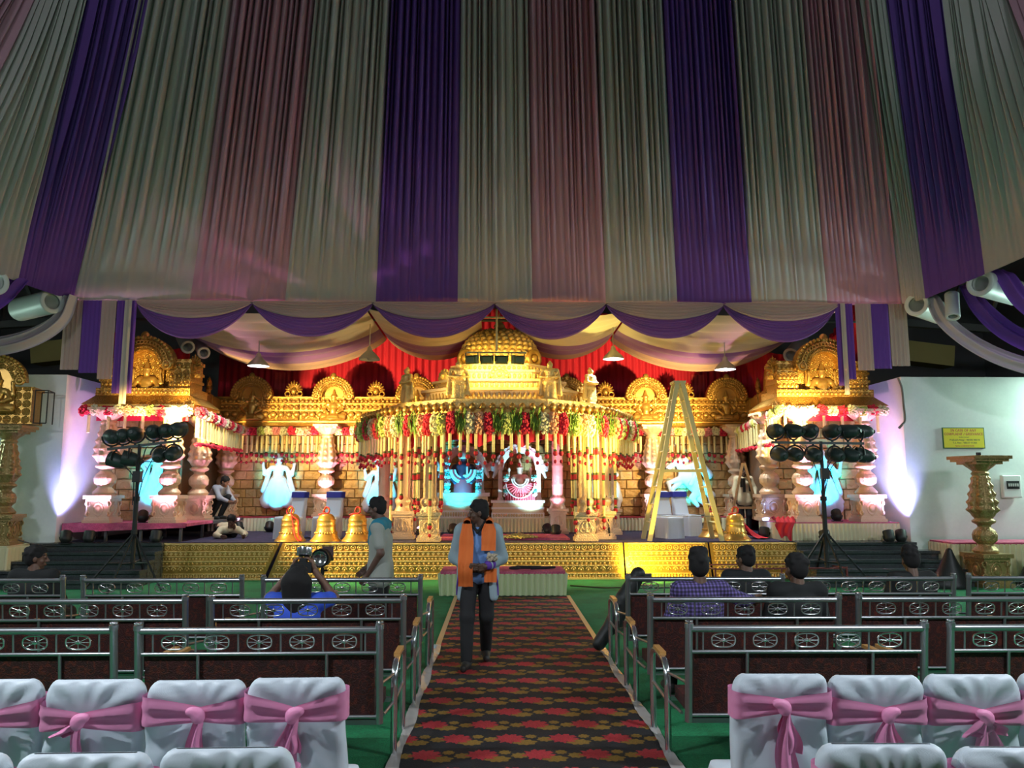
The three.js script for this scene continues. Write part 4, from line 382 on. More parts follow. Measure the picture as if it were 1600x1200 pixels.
// ---------- bells ----------
M.bell = mat(.66, .4, .1, .33, { metalness: .7, bumpMap: tNoise, bumpScale: .004 }); M.redRope = mat(.55, .03, .04, .8);
const bellG = okuv(lathe([[.345, 0], [.35, .02], [.32, .045], [.275, .09], [.235, .16], [.215, .25], [.205, .3], [.215, .31], [.215, .33], [.203, .34], [.2, .4], [.208, .41], [.208, .43], [.195, .44], [.17, .5], [.12, .54], [.05, .555], [.001, .556]], 40));
function bell(label, x, y, z, rope_) { const t = thing('brass_bell', label, 'bell', [x, y, z], 0, 'large gold bells on the stage edge'); t.scale.set(.9, 1, .9); obj('bell_body', bellG, M.bell, t); const fr = []; for (let i = 0; i < 26; i++) { const a = i / 26 * 2 * PI; fr.push(sph(.018, cos(a) * .238, .165, sin(a) * .238, [1, 1.4, 1], 6)); } stuff(obj('embossed_band', fr, M.bell, t)); obj('crown_loop', [tf(new THREE.TorusGeometry(.06, .02, 8, 18), 0, .61, 0), bar([0, .54, 0], [0, .57, 0], .04, 10)], M.bell, t); if (rope_) obj('red_rope', rope_ === 2 ? tube([[-.05, .55, .08], [-.1, .6, .02], [-.02, .7, .02], [.04, .68, .05], [.03, .55, .12], [.12, .48, .17], [.2, .42, .16], [.22, .3, .2], [.24, .15, .24], [.32, .05, .28], [.3, .02, .32], [.2, .1, .33], [.12, .3, .23], [.06, .5, .17]], .014, 70, 6) : tube([[-.07, .58, .04], [-.02, .68, .02], [.06, .66, .03], [.05, .57, .06], [-.1, .55, .08], [-.17, .53, .06]], .014, 30, 6), M.redRope, t); return t; }
bell('gold bell with long red rope, leftmost on the stage edge', -4.2, .72, -16.08, 2); bell('middle gold bell of the three on the left', -3.48, .72, -16.08, 1); bell('gold bell nearest the pavilion, third of the three on the left', -2.85, .72, -16.1, 1); bell('front gold bell of the pair on the right, beside red cloth', 4.9, .72, -16.1, 1); bell('gold bell half hidden behind the other bell on the right', 4.7, .72, -17.08, 1);
// red cloth heaps beside the right bells
M.redSilk = cloth(.55, .015, .03); tag(obj('cloth_heap', okuv(sheet(60, 24, (u, v) => { const a = lerp(-1.1, 1.0, u), r = v * (.42 + .2 * vn(u * 7, 1, 99, 5)), f = 1 - v; return [5.2 + cos(a) * r * 1.1, .735 + .42 * f * f + .05 * abs(sin(u * 24)) * v * (1.2 - v) + .02 * vn(u * 20, v * 6, 99, 8), -16.72 - sin(a) * r * .75 + .04 * sin(u * 24) * f, u, v]; })), M.redSilk), 'red cloth heaped beside the right bells on the stage', 'cloth');
tag(obj('draped_cloth', okuv(sheet(30, 40, (u, v) => { const w = (u - .5) * (.5 - .2 * v), L = v * 1.0; let y, z; if (L < .5) { y = 1.1 + .06 * abs(sin(u * 14 + v * 5)) + .05 * sin(v * 5); z = -16.5 + L; } else { y = 1.1 - (L - .5) * (.2 + .7 * vn(u * 3.2, 4, 99, 6)); z = -15.94 + .014 * sin(u * 16 + v * 3) + .02; } return [5.98 + w - .16 * v + .03 * sin(v * 7), y, z, u * .5, v]; })), M.redSilk), 'red cloth draped over the corner of the right platform', 'cloth');
// pink carpet and straw inside the pavilion
tag(obj('pink_mat', box(2.7, .04, 1.5, .15, .74, -17.0), M.pinkCarpet), 'pink mat on the stage floor in front of the shrines', 'mat'); { const gs = []; for (let i = 0; i < 420; i++) { const a = rnd() * 6.3, r = sqrt(rnd()); gs.push(clean(box(rr(.08, .2), .008, .012, .42 + cos(a) * r * .38, .77 + (1 - r) * .09 * rnd() + .01, -16.35 + sin(a) * r * .2, rnd() * 6, rr(-.2, .2), rr(-.3, .3)))); } stuff(tag(obj('straw_heap', mergeGeometries(gs), mat(.72, .6, .2, .8)), 'small heap of pale straw on the pink mat', 'straw')); }
// ---------- ladder ----------
{ M.bamboo = mat(.72, .62, .28, .5); const t = thing('step_ladder', 'tall pale A-frame ladder standing on the stage right of the pavilion', 'ladder', [3.83, .72, -16.2]); const top = 3.28; const F = [[-.72, -.3], [.72, -.3]].length; for (const sx of [-1, 1]) for (const z of [.28, -.42]) obj('rail', beam([sx * .74, 0, z], [sx * .05, top, z * .45], .09, .06), M.bamboo, t); for (const sx of [-1, 1]) for (let i = 1; i < 9; i++) { const f = i / 9; const x = sx * lerp(.74, .05, f), y = top * f, s = lerp(1, .45, f); obj('rung', bar([x, y, .28 * s], [x, y, -.42 * s], .018, 6), M.bamboo, t); } obj('top_step', box(.26, .05, .36, 0, top, -.03), M.bamboo, t); obj('spreader', box(.98, .06, .04, 0, 1.42, .22), M.bamboo, t); obj('spreader_rod', [bar([-.63, .5, .26], [.63, .5, .26], .008, 5), bar([-.63, .5, -.38], [.63, .5, -.38], .008, 5)], M.steel, t); }
// leaning dark pole by the right pillars and wooden trestle carried by the man
tag(obj('pole', tube([[2.35, .75, -16.4], [2.3, 1.6, -16.5], [2.22, 2.7, -16.7]], .022, 16, 6), M.dark), 'thin dark pole leaning at the right pavilion pillars', 'pole');
{ const t = thing('wooden_trestle', 'brown wooden A-shaped trestle held upright by the man on the right', 'trestle', [5.6, .72, -17.6]); M.wood = mat(.3, .17, .07, .6); for (const s of [-1, 1]) obj('leg', beam([s * .42, 0, 0], [s * .02, 1.62, 0], .05, .04), M.wood, t); obj('crossbar', box(.5, .05, .03, 0, .62, 0), M.wood, t); }
// ---------- pendant lamps ----------
M.shade = mat(.45, .42, .33, .35, { metalness: .6 }); M.bulbOn = new THREE.MeshStandardMaterial({ color: 0xffffff, emissive: C(.85, .95, 1), emissiveIntensity: 25 }); M.bulbOff = mat(.4, .4, .38, .3); M.shadeIn = mat(.8, .82, .84, .4);
[[-5.28, 4.55, 1, 'leftmost lit pendant lamp with metal bell shade'], [-2.84, 4.7, 0, 'unlit pendant lamp with metal bell shade, left of the dome'], [2.58, 4.73, 1, 'lit pendant lamp with bell shade, right of the dome'], [5.08, 4.5, 1, 'rightmost lit pendant lamp with metal bell shade']].forEach(([x, y, on, lb]) => { const t = thing('pendant_lamp', lb, 'lamp', [x, y, -17], 0, 'pendant lamps over the stage'); obj('shade', lathe([[.235, -.1], [.225, -.06], [.17, .0], [.1, .07], [.06, .11], [.05, .17], [.03, .2], [.001, .21]], 24), M.shade, t); obj('shade_lining', lathe([[.232, -.098], [.222, -.06], [.166, -.003], [.096, .062], [.001, .08]], 24), M.shadeIn, t); obj('bulb', sph(.06, 0, -.045, 0, [1, 1.2, 1], 12), on ? M.bulbOn : M.bulbOff, t); obj('rod', bar([0, .2, 0], [0, 5.48 - y, 0], .012, 6), M.shade, t); if (on) { const l = new THREE.SpotLight(C(.85, .94, 1), 26, 0, 1.15, .6, 2); l.position.set(x, y - .1, -17); l.target.position.set(x, 0, -17.2); l.castShadow = true; l.shadow.radius = 4; scene.add(l, l.target); } });
// ---------- flood lamps hanging before the dome ----------
{ M.floodGreen = mat(.05, .09, .035, .5); M.glassWarm = new THREE.MeshStandardMaterial({ color: 0xffffff, emissive: C(1, .72, .2), emissiveIntensity: 3 }); const t = thing('flood_lamp_rig', 'hanging frame with four dark green flood lamps before the dome', 'lamp', [-.02, 4.42, -15.95]); obj('hanger', [bar([0, .2, 0], [0, 1.1, 0], .022, 8), bar([-.62, .17, 0], [.62, .17, 0], .02, 8), bar([-.36, .92, 0], [.28, .92, 0], .02, 8)], M.bamboo, t);
  for (const [x, ry] of [[-.5, -.35], [-.2, -.1], [.1, .05], [.43, .35]]) { const f = new THREE.Group(); f.name = 'flood_lamp'; t.add(f); f.position.set(x, .02, -.02); f.rotation.set(.12, ry, 0, 'YXZ'); obj('housing', [cham(.27, .18, .1, .035), box(.16, .11, .05, 0, 0, .11)].map(g => g), M.floodGreen, f); obj('lens', box(.24, .15, .012, 0, 0, -.012), M.glassWarm, f); obj('bracket', [box(.012, .17, .03, -.14, .06, .04), box(.012, .17, .03, .14, .06, .04), box(.29, .012, .03, 0, .145, .04)], M.steel, f); } }
// ---------- lighting stands with par cans ----------
M.black = mat(.012, .014, .014, .5); M.blackGreen = mat(.03, .05, .045, .45); M.sticker = mat(.6, .05, .06, .5);
const canG = join([lathe([[.001, .2], [.05, .195], [.075, .17], [.1, .12], [.115, .05], [.12, -.1], [.112, -.1], [.1, 0], [.001, .02]], 20).rotateX(PI / 2), cyl(.03, .03, .03, 0, 0, .21, 10, 0, PI / 2)].map(clean)), yokeG = join([tf(new THREE.TorusGeometry(.145, .014, 6, 16, PI), 0, 0, 0, 0, 0, PI), cyl(.02, .02, .06, 0, -.17, 0, 8)].map(clean)), stG = box(.05, .018, .012, 0, -.05, .178);
function stand(label, x, z, yb, x0, x1, y0, y1, cans, feet) { const t = thing('lighting_stand', label, 'light stand', [x, 0, z]); obj('pole', [bar([0, .9, 0], [0, yb, 0], .03, 10), bar([0, .35, 0], [0, 1.6, 0], .042, 10), cyl(.06, .06, .08, 0, 1.6, 0), cyl(.055, .055, .07, 0, 1.0, 0)], M.black, t); for (const a of feet) obj('leg', [beam([0, 1.0, 0], [cos(a) * .8, .02, sin(a) * .8], .035, .025), bar([0, .45, 0], [cos(a) * .42, .48, sin(a) * .42], .012, 6)], M.black, t); obj('crossbar', beam([x0 - x, y0, 0], [x1 - x, y1, 0], .045, .045), M.blackGreen, t); for (const [f, up, ry, rx] of cans) { const c = new THREE.Group(); c.name = 'par_can'; c.position.set(lerp(x0, x1, f) - x, lerp(y0, y1, f) + (up > 0 ? .22 : -.22), 0); c.scale.setScalar(1.15); t.add(c); const b = obj('can', canG, M.blackGreen, c); b.rotation.set(rx, ry, 0, 'YXZ'); const k = obj('yoke', yokeG, M.black, c); k.rotation.set(up > 0 ? 0 : PI, ry, 0, 'YXZ'); const s = obj('red_sticker', stG, M.sticker, c); s.rotation.copy(b.rotation); }
  for (let i = 0; i < 6; i++) { const f = rr(.1, .9), xx = lerp(x0, x1, f) - x; obj('cable', tube([[xx, lerp(y0, y1, f) - .05, .05], [xx * .7, lerp(y0, y1, f) - rr(.15, .35), .07], [xx * .25 + rr(-.06, .06), yb - rr(.3, .6), .08], [rr(-.05, .05), yb - rr(.8, 1.2), .05]], .009, 20, 5), M.black, t); } obj('junction_box', box(.14, .2, .1, .02, yb - .6, .06), M.black, t); return t; }
stand('black lighting stand with par cans before the left corner tower', -6.58, -14.4, 2.6, -7.16, -5.82, 2.5, 2.66, [[.05, 1, .7, .1], [.2, 1, .4, .0], [.37, 1, .1, -.1], [.62, 1, .1, -.1], [.78, 1, .3, 0], [.95, 1, -.2, .1], [.12, -1, 1.5, .3], [.3, -1, 1.9, .2], [.72, -1, .2, .3], [.9, -1, .05, .3]], [.5, 2.4, 4.6, 1.6]);
stand('black lighting stand with two rows of par cans before the right corner tower', 6.05, -14.4, 2.66, 5.12, 6.86, 2.64, 2.62, [[.05, 1, 0, 0], [.24, 1, .5, .1], [.42, 1, .1, -.1], [.66, 1, .15, -.1], [.83, 1, .7, 0], [.97, 1, 1.45, 0], [.08, -1, .1, .2], [.25, -1, 0, .2], [.45, -1, 0, .2], [.68, -1, .2, .2], [.83, -1, .6, .2], [.97, -1, 1.45, .2]], [.2, 2.9, 4.8, 1.5]);
// ---------- covered chairs ----------
M.coverW = phy(.6, .67, .74, .45, { sheen: .5, sheenRoughness: .4, sheenColor: C(.6, .65, .7), bumpMap: weave, bumpScale: .0012 }); M.sashPink = cloth(.82, .28, .5); M.sashBlue = cloth(.02, .03, .3); M.sashPink.roughness = .55;
function rrect(u, w, d, r) { // rounded rect perimeter point, u in 0..1 starting middle of back(+z) going +x
  const a = w / 2 - r, b = d / 2 - r, arc = PI * r / 2, segs = [[a, 0], [arc, 1], [2 * b, 0], [arc, 1], [2 * a, 0], [arc, 1], [2 * b, 0], [arc, 1], [a, 0]]; const T = 4 * a + 4 * b + 4 * arc; let s = u * T; if (s < a) return [s, d / 2]; s -= a; if (s < arc) { const t = s / r; return [a + r * sin(t), b + r * cos(t)]; } s -= arc; if (s < 2 * b) return [w / 2, b - s]; s -= 2 * b; if (s < arc) { const t = s / r; return [a + r * cos(t), -b - r * sin(t)]; } s -= arc; if (s < 2 * a) return [a - s, -d / 2]; s -= 2 * a; if (s < arc) { const t = s / r; return [-a - r * sin(t), -b - r * cos(t)]; } s -= arc; if (s < 2 * b) return [-w / 2, -b + s]; s -= 2 * b; if (s < arc) { const t = s / r; return [-a - r * cos(t), b + r * sin(t)]; } s -= arc; return [-a + s, d / 2]; }
function coverBack(sd, kx, ky) { return okuv(sheet(96, 40, (u, v) => { const y = v < .86 ? v / .86 * .93 : .93 + .07 * sin((v - .86) / .14 * PI / 2); const e = v < .86 ? 0 : 1 - cos((v - .86) / .14 * PI / 2); const w = lerp(.446, .425, ss(0, .9, y)) - e * .1, d = lerp(.16, .085, ss(.1, .95, y)) - e * .075; const [x, z] = rrect(u, w, max(d, .008), min(.04, max(d, .008) * .48)); let zz = z; if (z > 0 && e < .5) { const dx = x - kx, dy = y - ky, an = Math.atan2(dy, dx), R = hypot(dx, dy); zz += .007 * sin(an * 11 + sd) * ss(.05, .16, R) * ss(.5, .2, R) + .005 * sin(x * 30 + y * 9 + sd * 2) * ss(.6, 0, y); } const lean = (y - .45) * .12; return [x + .006 * sin(y * 12 + sd), y, zz + lean, u * 1.2, y]; }, true)); }
const seatCov = okuv(sheet(80, 14, (u, v) => { const e = v > .85 ? (v - .85) / .15 : 0, y = v < .85 ? v / .85 * .46 : .46 + .02 * sin(e * PI / 2); const w = lerp(.435, .425, v) - e * .4, d = lerp(.5, .44, v) - e * .42; const [x, z] = rrect(u, max(w, .02), max(d, .02), .012 + .03 * (1 - e) * .9); const f = 1 + .02 * sin(u * 2 * PI * 22) * (1 - v); return [x * f, y, z * f - .24, u * 2, y]; }, true));
function sashBand(ky, kx, hw, dip) { return okuv(sheet(96, 6, (u, v) => { const [x, z] = rrect(u, .444, .118, .045); const back = z > .03 ? 1 : 0; const f = z > 0 ? clamp(abs(x - kx) / .22, 0, 1) : 1; const wd = lerp(.03, hw, Math.pow(f, .8)); const yc = z > 0 ? lerp(ky, ky + dip, f) : ky + dip; const y = yc + (v - .5) * 2 * wd; const lean = (y - .45) * .12; return [x, y, z * (1 + .02 * sin(v * 18 + x * 20)) + lean + (z > 0 ? .014 + .006 * sin(v * 12) : -.01), u, v]; }, true)); }
function knotTails(kx, ky, sd, tails) { const gs = [sdf([ell(kx, ky, .1 + (ky - .45) * .12, .03, .034, .025), ell(kx + .025 * (sd % 2 ? 1 : -1), ky + .02, .105 + (ky - .45) * .12, .028, .02, .02)], .006, .015)]; for (const [ang, len, w] of tails) gs.push(sheet(14, 16, (u, v) => { const wd = lerp(.018, w, ss(0, .6, v)), x = kx + sin(ang) * len * v + (u - .5) * 2 * wd + .008 * sin(v * 8 + sd), y = ky - cos(ang) * len * v; return [x, y, .095 + .012 * sin(u * 9 + sd + v * 3) + (y - .45) * .12 + .01 * (1 - v), u, v]; })); return gs; }
function coveredChair(label, x, z, turn, sd, sash, kx, ky, dip, tails, y0 = 0, grp) { const t = thing('covered_chair', label, 'chair', [x, y0, z], turn, grp); obj('back_cover', coverBack(sd, kx, ky), M.coverW, t); obj('seat_cover', seatCov, M.coverW, t); const s = obj('sash', sashBand(ky, kx, .062, dip), sash, t); obj('sash_knot', knotTails(kx, ky, sd, tails), sash, t); return t; }
const gF = 'white covered chairs with pink sashes';
coveredChair('white covered chair at the aisle end left, pink sash knotted low with twisted tail', -.875, -3.62, .02, 1, M.sashPink, .0, .86, .03, [[-.16, .28, .05], [.02, .16, .03]], .013, gF); coveredChair('white covered chair, second from the aisle on the left, round knot with long straight tail', -1.32, -3.64, .02, 2, M.sashPink, .04, .87, .01, [[-.08, .36, .045], [-.03, .3, .035]], 0, gF); coveredChair('white covered chair, third from the aisle on the left, bow with one short loop', -1.77, -3.66, .02, 3, M.sashPink, -.03, .84, .01, [[0, .34, .035], [-.9, .1, .04]], 0, gF); coveredChair('white covered chair cut by the left edge, pink tails sweeping left', -2.22, -3.67, .02, 4, M.sashPink, .02, .845, .02, [[-.22, .38, .055], [.05, .14, .04]], 0, gF);
coveredChair('white covered chair of the rearmost left row, nearest the aisle', -.86, -2.7, .02, 5, M.sashPink, .02, .82, .05, [[0, .3, .05]], .013, gF); coveredChair('white covered chair of the rearmost left row, second from the aisle', -1.31, -2.7, .02, 6, M.sashPink, .0, .82, .05, [[.1, .3, .05]], 0, gF); coveredChair('white covered chair of the rearmost left row, cut by the left edge', -1.76, -2.7, .02, 7, M.sashPink, .0, .82, .05, [[.1, .3, .05]], 0, gF);
coveredChair('white covered chair at the aisle end right, long pink tail down its back', 1.265, -3.65, -.02, 8, M.sashPink, -.01, .875, .0, [[.16, .2, .045], [.04, .42, .05]], .013, gF); coveredChair('white covered chair, second from the aisle on the right, two spread tails', 1.7, -3.67, -.02, 9, M.sashPink, .02, .845, .01, [[-.14, .24, .05], [.2, .26, .05]], 0, gF); coveredChair('white covered chair, third from the aisle on the right, puffed bow', 2.145, -3.68, -.02, 10, M.sashPink, .02, .83, .02, [[.0, .24, .06], [.6, .09, .05], [-.6, .1, .05]], 0, gF); coveredChair('white covered chair cut by the right edge of the photograph', 2.59, -3.69, -.02, 11, M.sashPink, 0, .85, .02, [[.1, .3, .05]], 0, gF);
coveredChair('white covered chair of the rearmost right row, nearest the aisle', 1.26, -2.7, -.02, 12, M.sashPink, .02, .82, .05, [[0, .3, .05]], .013, gF); coveredChair('white covered chair of the rearmost right row with a twisted knot', 1.71, -2.7, -.02, 13, M.sashPink, .06, .9, -.02, [[.4, .2, .05], [-.7, .1, .04]], 0, gF); 
const gB = 'white covered chairs with blue sashes on the stage'; coveredChair('white covered chair with blue sash behind the leftmost bell', -4.3, -17.0, 2.55, 21, M.sashBlue, 0, .88, .04, [[.1, .2, .04]], .72, gB); coveredChair('white covered chair with blue sash behind the middle bell', -3.55, -17.1, 2.7, 22, M.sashBlue, 0, .88, .04, [[.1, .2, .04]], .72, gB); coveredChair('white covered chair with blue sash behind the ladder feet', 3.62, -17.1, -2.7, 23, M.sashBlue, 0, .88, .04, [[.1, .2, .04]], .72, gB); coveredChair('white covered chair with blue sash left of the right bells', 4.2, -17.9, -2.6, 24, M.sashBlue, 0, .88, .04, [[.1, .2, .04]], .72, gB);
// ---------- aisle carpet ----------
const carpetT = tex(512, (u, v) => { let R = 0, Y = 0; const U = u * 2, W = v * 2; for (let i = -1; i <= 2; i++) for (let j = -1; j <= 2; j++) { const ox = i + (j & 1) * .5, oy = j, dx = (U - ox - .25) * .39, dy = (W - oy - .5) * .34; const a = Math.atan2(dy, dx), r = hypot(dx / 1.1, dy); const jag = .012 * sin(a * 9) + .008 * sin(a * 17 + 1) + .008 * (vn(U * 40, W * 40, 80, 6) - .5); R = max(R, ss(.004, -.004, r - .092 - jag)); for (const [mx, my, sx, sy] of [[.105, .085, .085, .058], [-.135, .02, .055, .05], [.155, -.045, .04, .04]]) { const q = hypot((dx - mx) / sx, (dy - my) / sy); Y = max(Y, ss(1.08, .94, q + .12 * sin(Math.atan2(dy - my, dx - mx) * 8))); } } const g = 1.05 + .4 * vn(u * 170, v * 170, 170, 9); const w = .12 * fbm(u, v, 8, 14); let c = [.055 + w * .3, .062 + w * .3, .075 + w * .3]; c = c.map((x, k) => lerp(x, [.45, .34, .11][k], Y * .9)); c = c.map((x, k) => lerp(x, [.56, .13, .16][k], R * .92)); return c.map(x => x * g); }, 1, true);
carpetT.repeat.set(1 / .78, 1 / .68);
M.aisle = mat(1, 1, 1, .8, { map: carpetT, bumpMap: tFine, bumpScale: .003 });
tag(obj('aisle_carpet', box(1.83, .012, 16.2, .255, .006, -5.2), M.aisle), 'long aisle carpet printed with red flowers on dark ground', 'carpet');
M.plastic = phy(.62, .58, .55, .18, { clearcoat: .6, transmission: .25, thickness: 0 }); M.tape = mat(.6, .42, .2, .4);
for (const [x, nm] of [[-.68, 'left'], [1.19, 'right']]) { tag(obj('edging_strip', okuv(sheet(3, 260, (u, v) => { const z = lerp(-9.3, 2, v); return [x + (u - .5) * .075 + .012 * sin(z * 5 + u * 2), .016 + .012 * abs(sin(z * 17 + u * 5)) * vn(z * 4, u * 3, 999, 3), z, u, z]; })), M.plastic), `crinkled clear plastic edging along the ${nm} side of the aisle carpet`, 'edging'); tag(obj('edging_tape', box(.06, .006, 4.0, x, .0155, -11.3), M.tape), `brown tape along the far ${nm} edge of the aisle carpet`, 'tape'); }
// ---------- steel benches ----------
M.chrome = mat(.4, .42, .44, .32, { metalness: .9 }); M.chromeBright = mat(.75, .77, .8, .15, { metalness: .95 }); M.uphol = mat(1, 1, 1, .7, { map: tex(256, (u, v) => { const n = fbm(u, v, 8, 51, 4), sw = .5 + .5 * sin(fbm(u, v, 4, 55, 3) * 40); const g = .6 + .8 * n; return [.2 * g + .1 * (sw > .86), .03 * g + .06 * (sw > .86), .03 * g]; }, 2.5, true), bumpMap: tFine, bumpScale: .004 }); M.armWood = mat(.5, .26, .08, .3);
const BL = 1.5;
function ovalG() { const pts = []; for (let i = 0; i < 28; i++) { const a = i / 28 * 2 * PI; const cx = Math.sign(cos(a)) * Math.pow(abs(cos(a)), .72) * .075, sy = Math.sign(sin(a)) * Math.pow(abs(sin(a)), .72) * .043; pts.push([cx, sy, 0]); } const gs = [tube(pts, .0055, 56, 6, true), sph(.014, 0, 0, 0, [1.2, 1, .5], 8)]; for (let i = 0; i < 4; i++) { const a = i / 4 * PI; const ex = cos(a) * (i % 2 ? .09 : .073), ey = sin(a) * .042; gs.push(bar([-ex, -ey, 0], [ex, ey, 0], .003, 5)); } return join(gs.map(clean)); }
const oval = ovalG();
const lz = y => (y - .42) * .14; // lean of the back
const benchProto = (() => { const t = new THREE.Group(); const h = BL / 2;
  for (const s of [-1, 1]) { obj('post', [bar([s * h, .36, lz(.36)], [s * h, .975, lz(.975)], .024, 10), cyl(.028, .028, .03, s * h, .965, lz(.97), 10)], M.chrome, t); const c = []; for (let i = 0; i < 5; i++) { const a = i / 5 * 2 * PI; c.push(sph(.009, s * h + cos(a) * .018, .992, lz(.98) + sin(a) * .018, [1, 1, 1], 6)); } c.push(sph(.016, s * h, .99, lz(.98), [1, .7, 1], 8)); obj('post_cap', c, M.chromeBright, t); }
  obj('top_rail', bar([-h, .945, lz(.945)], [h, .945, lz(.945)], .022, 10), M.chrome, t); obj('lower_rail', bar([-h, .8, lz(.8)], [h, .8, lz(.8)], .012, 8), M.chrome, t);
  const n = 5; for (let i = 0; i < n; i++) { const m = obj('oval_ornament', oval, M.chromeBright, t); m.position.set(lerp(-h + .22, h - .22, i / (n - 1)), .872, lz(.872)); m.rotation.x = .14; } for (let i = 0; i <= n; i++) { const x = lerp(-h + .09, h - .09, i / n); obj('divider', bar([x, .8, lz(.8)], [x, .93, lz(.93)], .006, 6), M.chrome, t); }
  const up = box(BL - .07, .38, .05, 0, .6, lz(.6) - .035, 0, .14); obj('back_cushion', up, M.uphol, t); for (const x of [-.38, .42]) obj('back_strut', bar([x, .38, lz(.38) + .005], [x, .8, lz(.8) + .005], .011, 6), M.chrome, t); obj('bottom_rail', bar([-h, .4, lz(.4)], [h, .4, lz(.4)], .012, 8), M.chrome, t);
  obj('seat_cushion', uvm(tf(new THREE.BoxGeometry(BL - .06, .08, .5), 0, .41, -.3)), M.uphol, t); obj('seat_frame', [box(BL, .03, .03, 0, .36, -.04), box(BL, .03, .03, 0, .36, -.56)], M.chrome, t);
  for (const s of [-1, 1]) { const x = s * (h + .035); obj('armrest', tube([[x, .0, -.5], [x, .3, -.49], [x, .52, -.48], [x, .6, -.54], [x, .62, -.62], [x, .62, -.9], [x, .58, -1.0], [x, .45, -1.03], [x, .0, -1.03]], .024, 44, 8), M.chromeBright, t); obj('arm_pad', box(.045, .025, .26, x, .65, -.74), M.armWood, t); obj('arm_brace', [bar([x, .36, -.5], [x, .36, -1.03], .012, 6), bar([x, .36, -.55], [s * h, .36, -.2], .012, 6), bar([x, .55, -.5], [s * (h), .6, lz(.6)], .01, 6)], M.chrome, t); }
  return t; })(); scene.remove(benchProto);
const rowZ = { near: -5.05, middle: -6.3, far: -7.66 };
const benches = [['near', -1.49, 'left of the aisle, at the aisle end', .012], ['near', -3.15, 'far left, cut by the left edge', .012], ['middle', -1.49, 'left of the aisle, at the aisle end', .012], ['middle', -3.2, 'left of the aisle, second from it', .012], ['middle', -4.9, 'at the left edge behind the covered chairs', .012], ['far', -1.49, 'left of the aisle, at the aisle end', .008], ['far', -3.2, 'left of the aisle, second from it', .01], ['far', -4.9, 'left of the aisle, third from it', .01], ['near', 1.97, 'right of the aisle, at the aisle end', -.012], ['near', 3.65, 'right of the aisle, second from it', -.012], ['middle', 1.97, 'right of the aisle, at the aisle end', -.012], ['middle', 3.64, 'right of the aisle, second from it', -.012], ['middle', 5.3, 'at the right edge beyond the aisle', -.012], ['far', 2.02, 'right of the aisle, at the aisle end', -.012], ['far', 3.7, 'right of the aisle, second from it', -.012], ['far', 5.36, 'right of the aisle, third from it', -.012]];
for (const [row, x, w, turn] of benches) { const b = benchProto.clone(); b.name = numbered('steel_bench'); scene.add(b); b.position.set(x, 0, rowZ[row] - .07); b.rotation.y = turn; b.userData = { label: `steel bench in the ${row} row, ${w}`, category: 'bench', group: 'steel waiting benches' }; }
// ---------- free columns, side tables ----------
function bigColumn(label, x, y, z, H_) { const t = thing('gold_column', label, 'column', [x, y, z], .12); const k = H_ / 2.36; const b = obj('pedestal', pedA, M.pillarGold, t); b.scale.setScalar(k * 1.05); const o = stuff(obj('pedestal_carving', ornA, M.pillarGold, t)); o.scale.setScalar(k * 1.05); const s = obj('shaft', shaftG, M.pillarGold, t); s.position.y = .58 * k; s.scale.set(k * .95, k * .98, k * .95); obj('capital', [box(.74 * k, .06 * k, .74 * k, 0, 2.3 * k, 0), box(.66 * k, .05 * k, .66 * k, 0, 2.25 * k, 0), box(.52 * k, .05 * k, .52 * k, 0, 2.2 * k, 0)], M.pillarGold, t); return t; }
bigColumn('free-standing gold column on the floor before the right wall', 9.05, 0, -14.45, 2.42); tag(obj('small_black_box', box(.06, .07, .06, 9.05, 2.423, -14.45), M.black), 'small black box on top of the right gold column', 'box');
bigColumn('gold column on the skirted table at the left edge', -9.45, .72, -15.2, 2.3);
{ const t = thing('gold_niche_block', 'gold block with arch resting on the left column', 'block', [-9.55, 3.02, -15.2], .25); obj('block', [box(.95, .66, .6, 0, .36, -.1), box(1.02, .06, .66, 0, .03, -.1), box(1.02, .06, .66, 0, .69, -.1)], M.gold, t); const a = arch(t, 1.0, 1.1, .2, true); a.position.set(-.1, .2, .22); obj('open_frame', [[-.02, .02], [.2, .02]].flatMap(([q]) => [bar([.55 + q, .02, .2], [.55 + q, .66, .2], .012, 6), bar([.55 + q, .02, -.2], [.55 + q, .66, -.2], .012, 6)]).concat([bar([.53, .66, .2], [.75, .66, .2], .012, 6), bar([.53, .02, .2], [.75, .02, .2], .012, 6), bar([.75, .66, .2], [.75, .66, -.2], .012, 6), bar([.53, .66, -.2], [.75, .66, -.2], .012, 6)]), M.black, t); }
{ const t = thing('side_table', 'skirted table under the left gold column', 'table', [-10.2, 0, -15.25]); obj('table_top', box(2.2, .04, .85, 0, .7, 0), M.skirt, t); obj('pleated_skirt', okuv(curtain([[-1.1, .44], [1.12, .44], [1.12, -.4]], .01, .69, .11, .03)), M.skirt, t); }
{ const t = thing('side_table', 'table with pink top and pale pleated skirt before the right wall', 'table', [10.15, 0, -15.3]); obj('table_top', box(2.9, .04, .8, 0, .74, 0), M.pinkCarpet, t); obj('pleated_skirt', okuv(curtain([[-1.47, -.38], [-1.47, .42], [1.47, .42]], .01, .73, .11, .03)), M.skirt, t); }
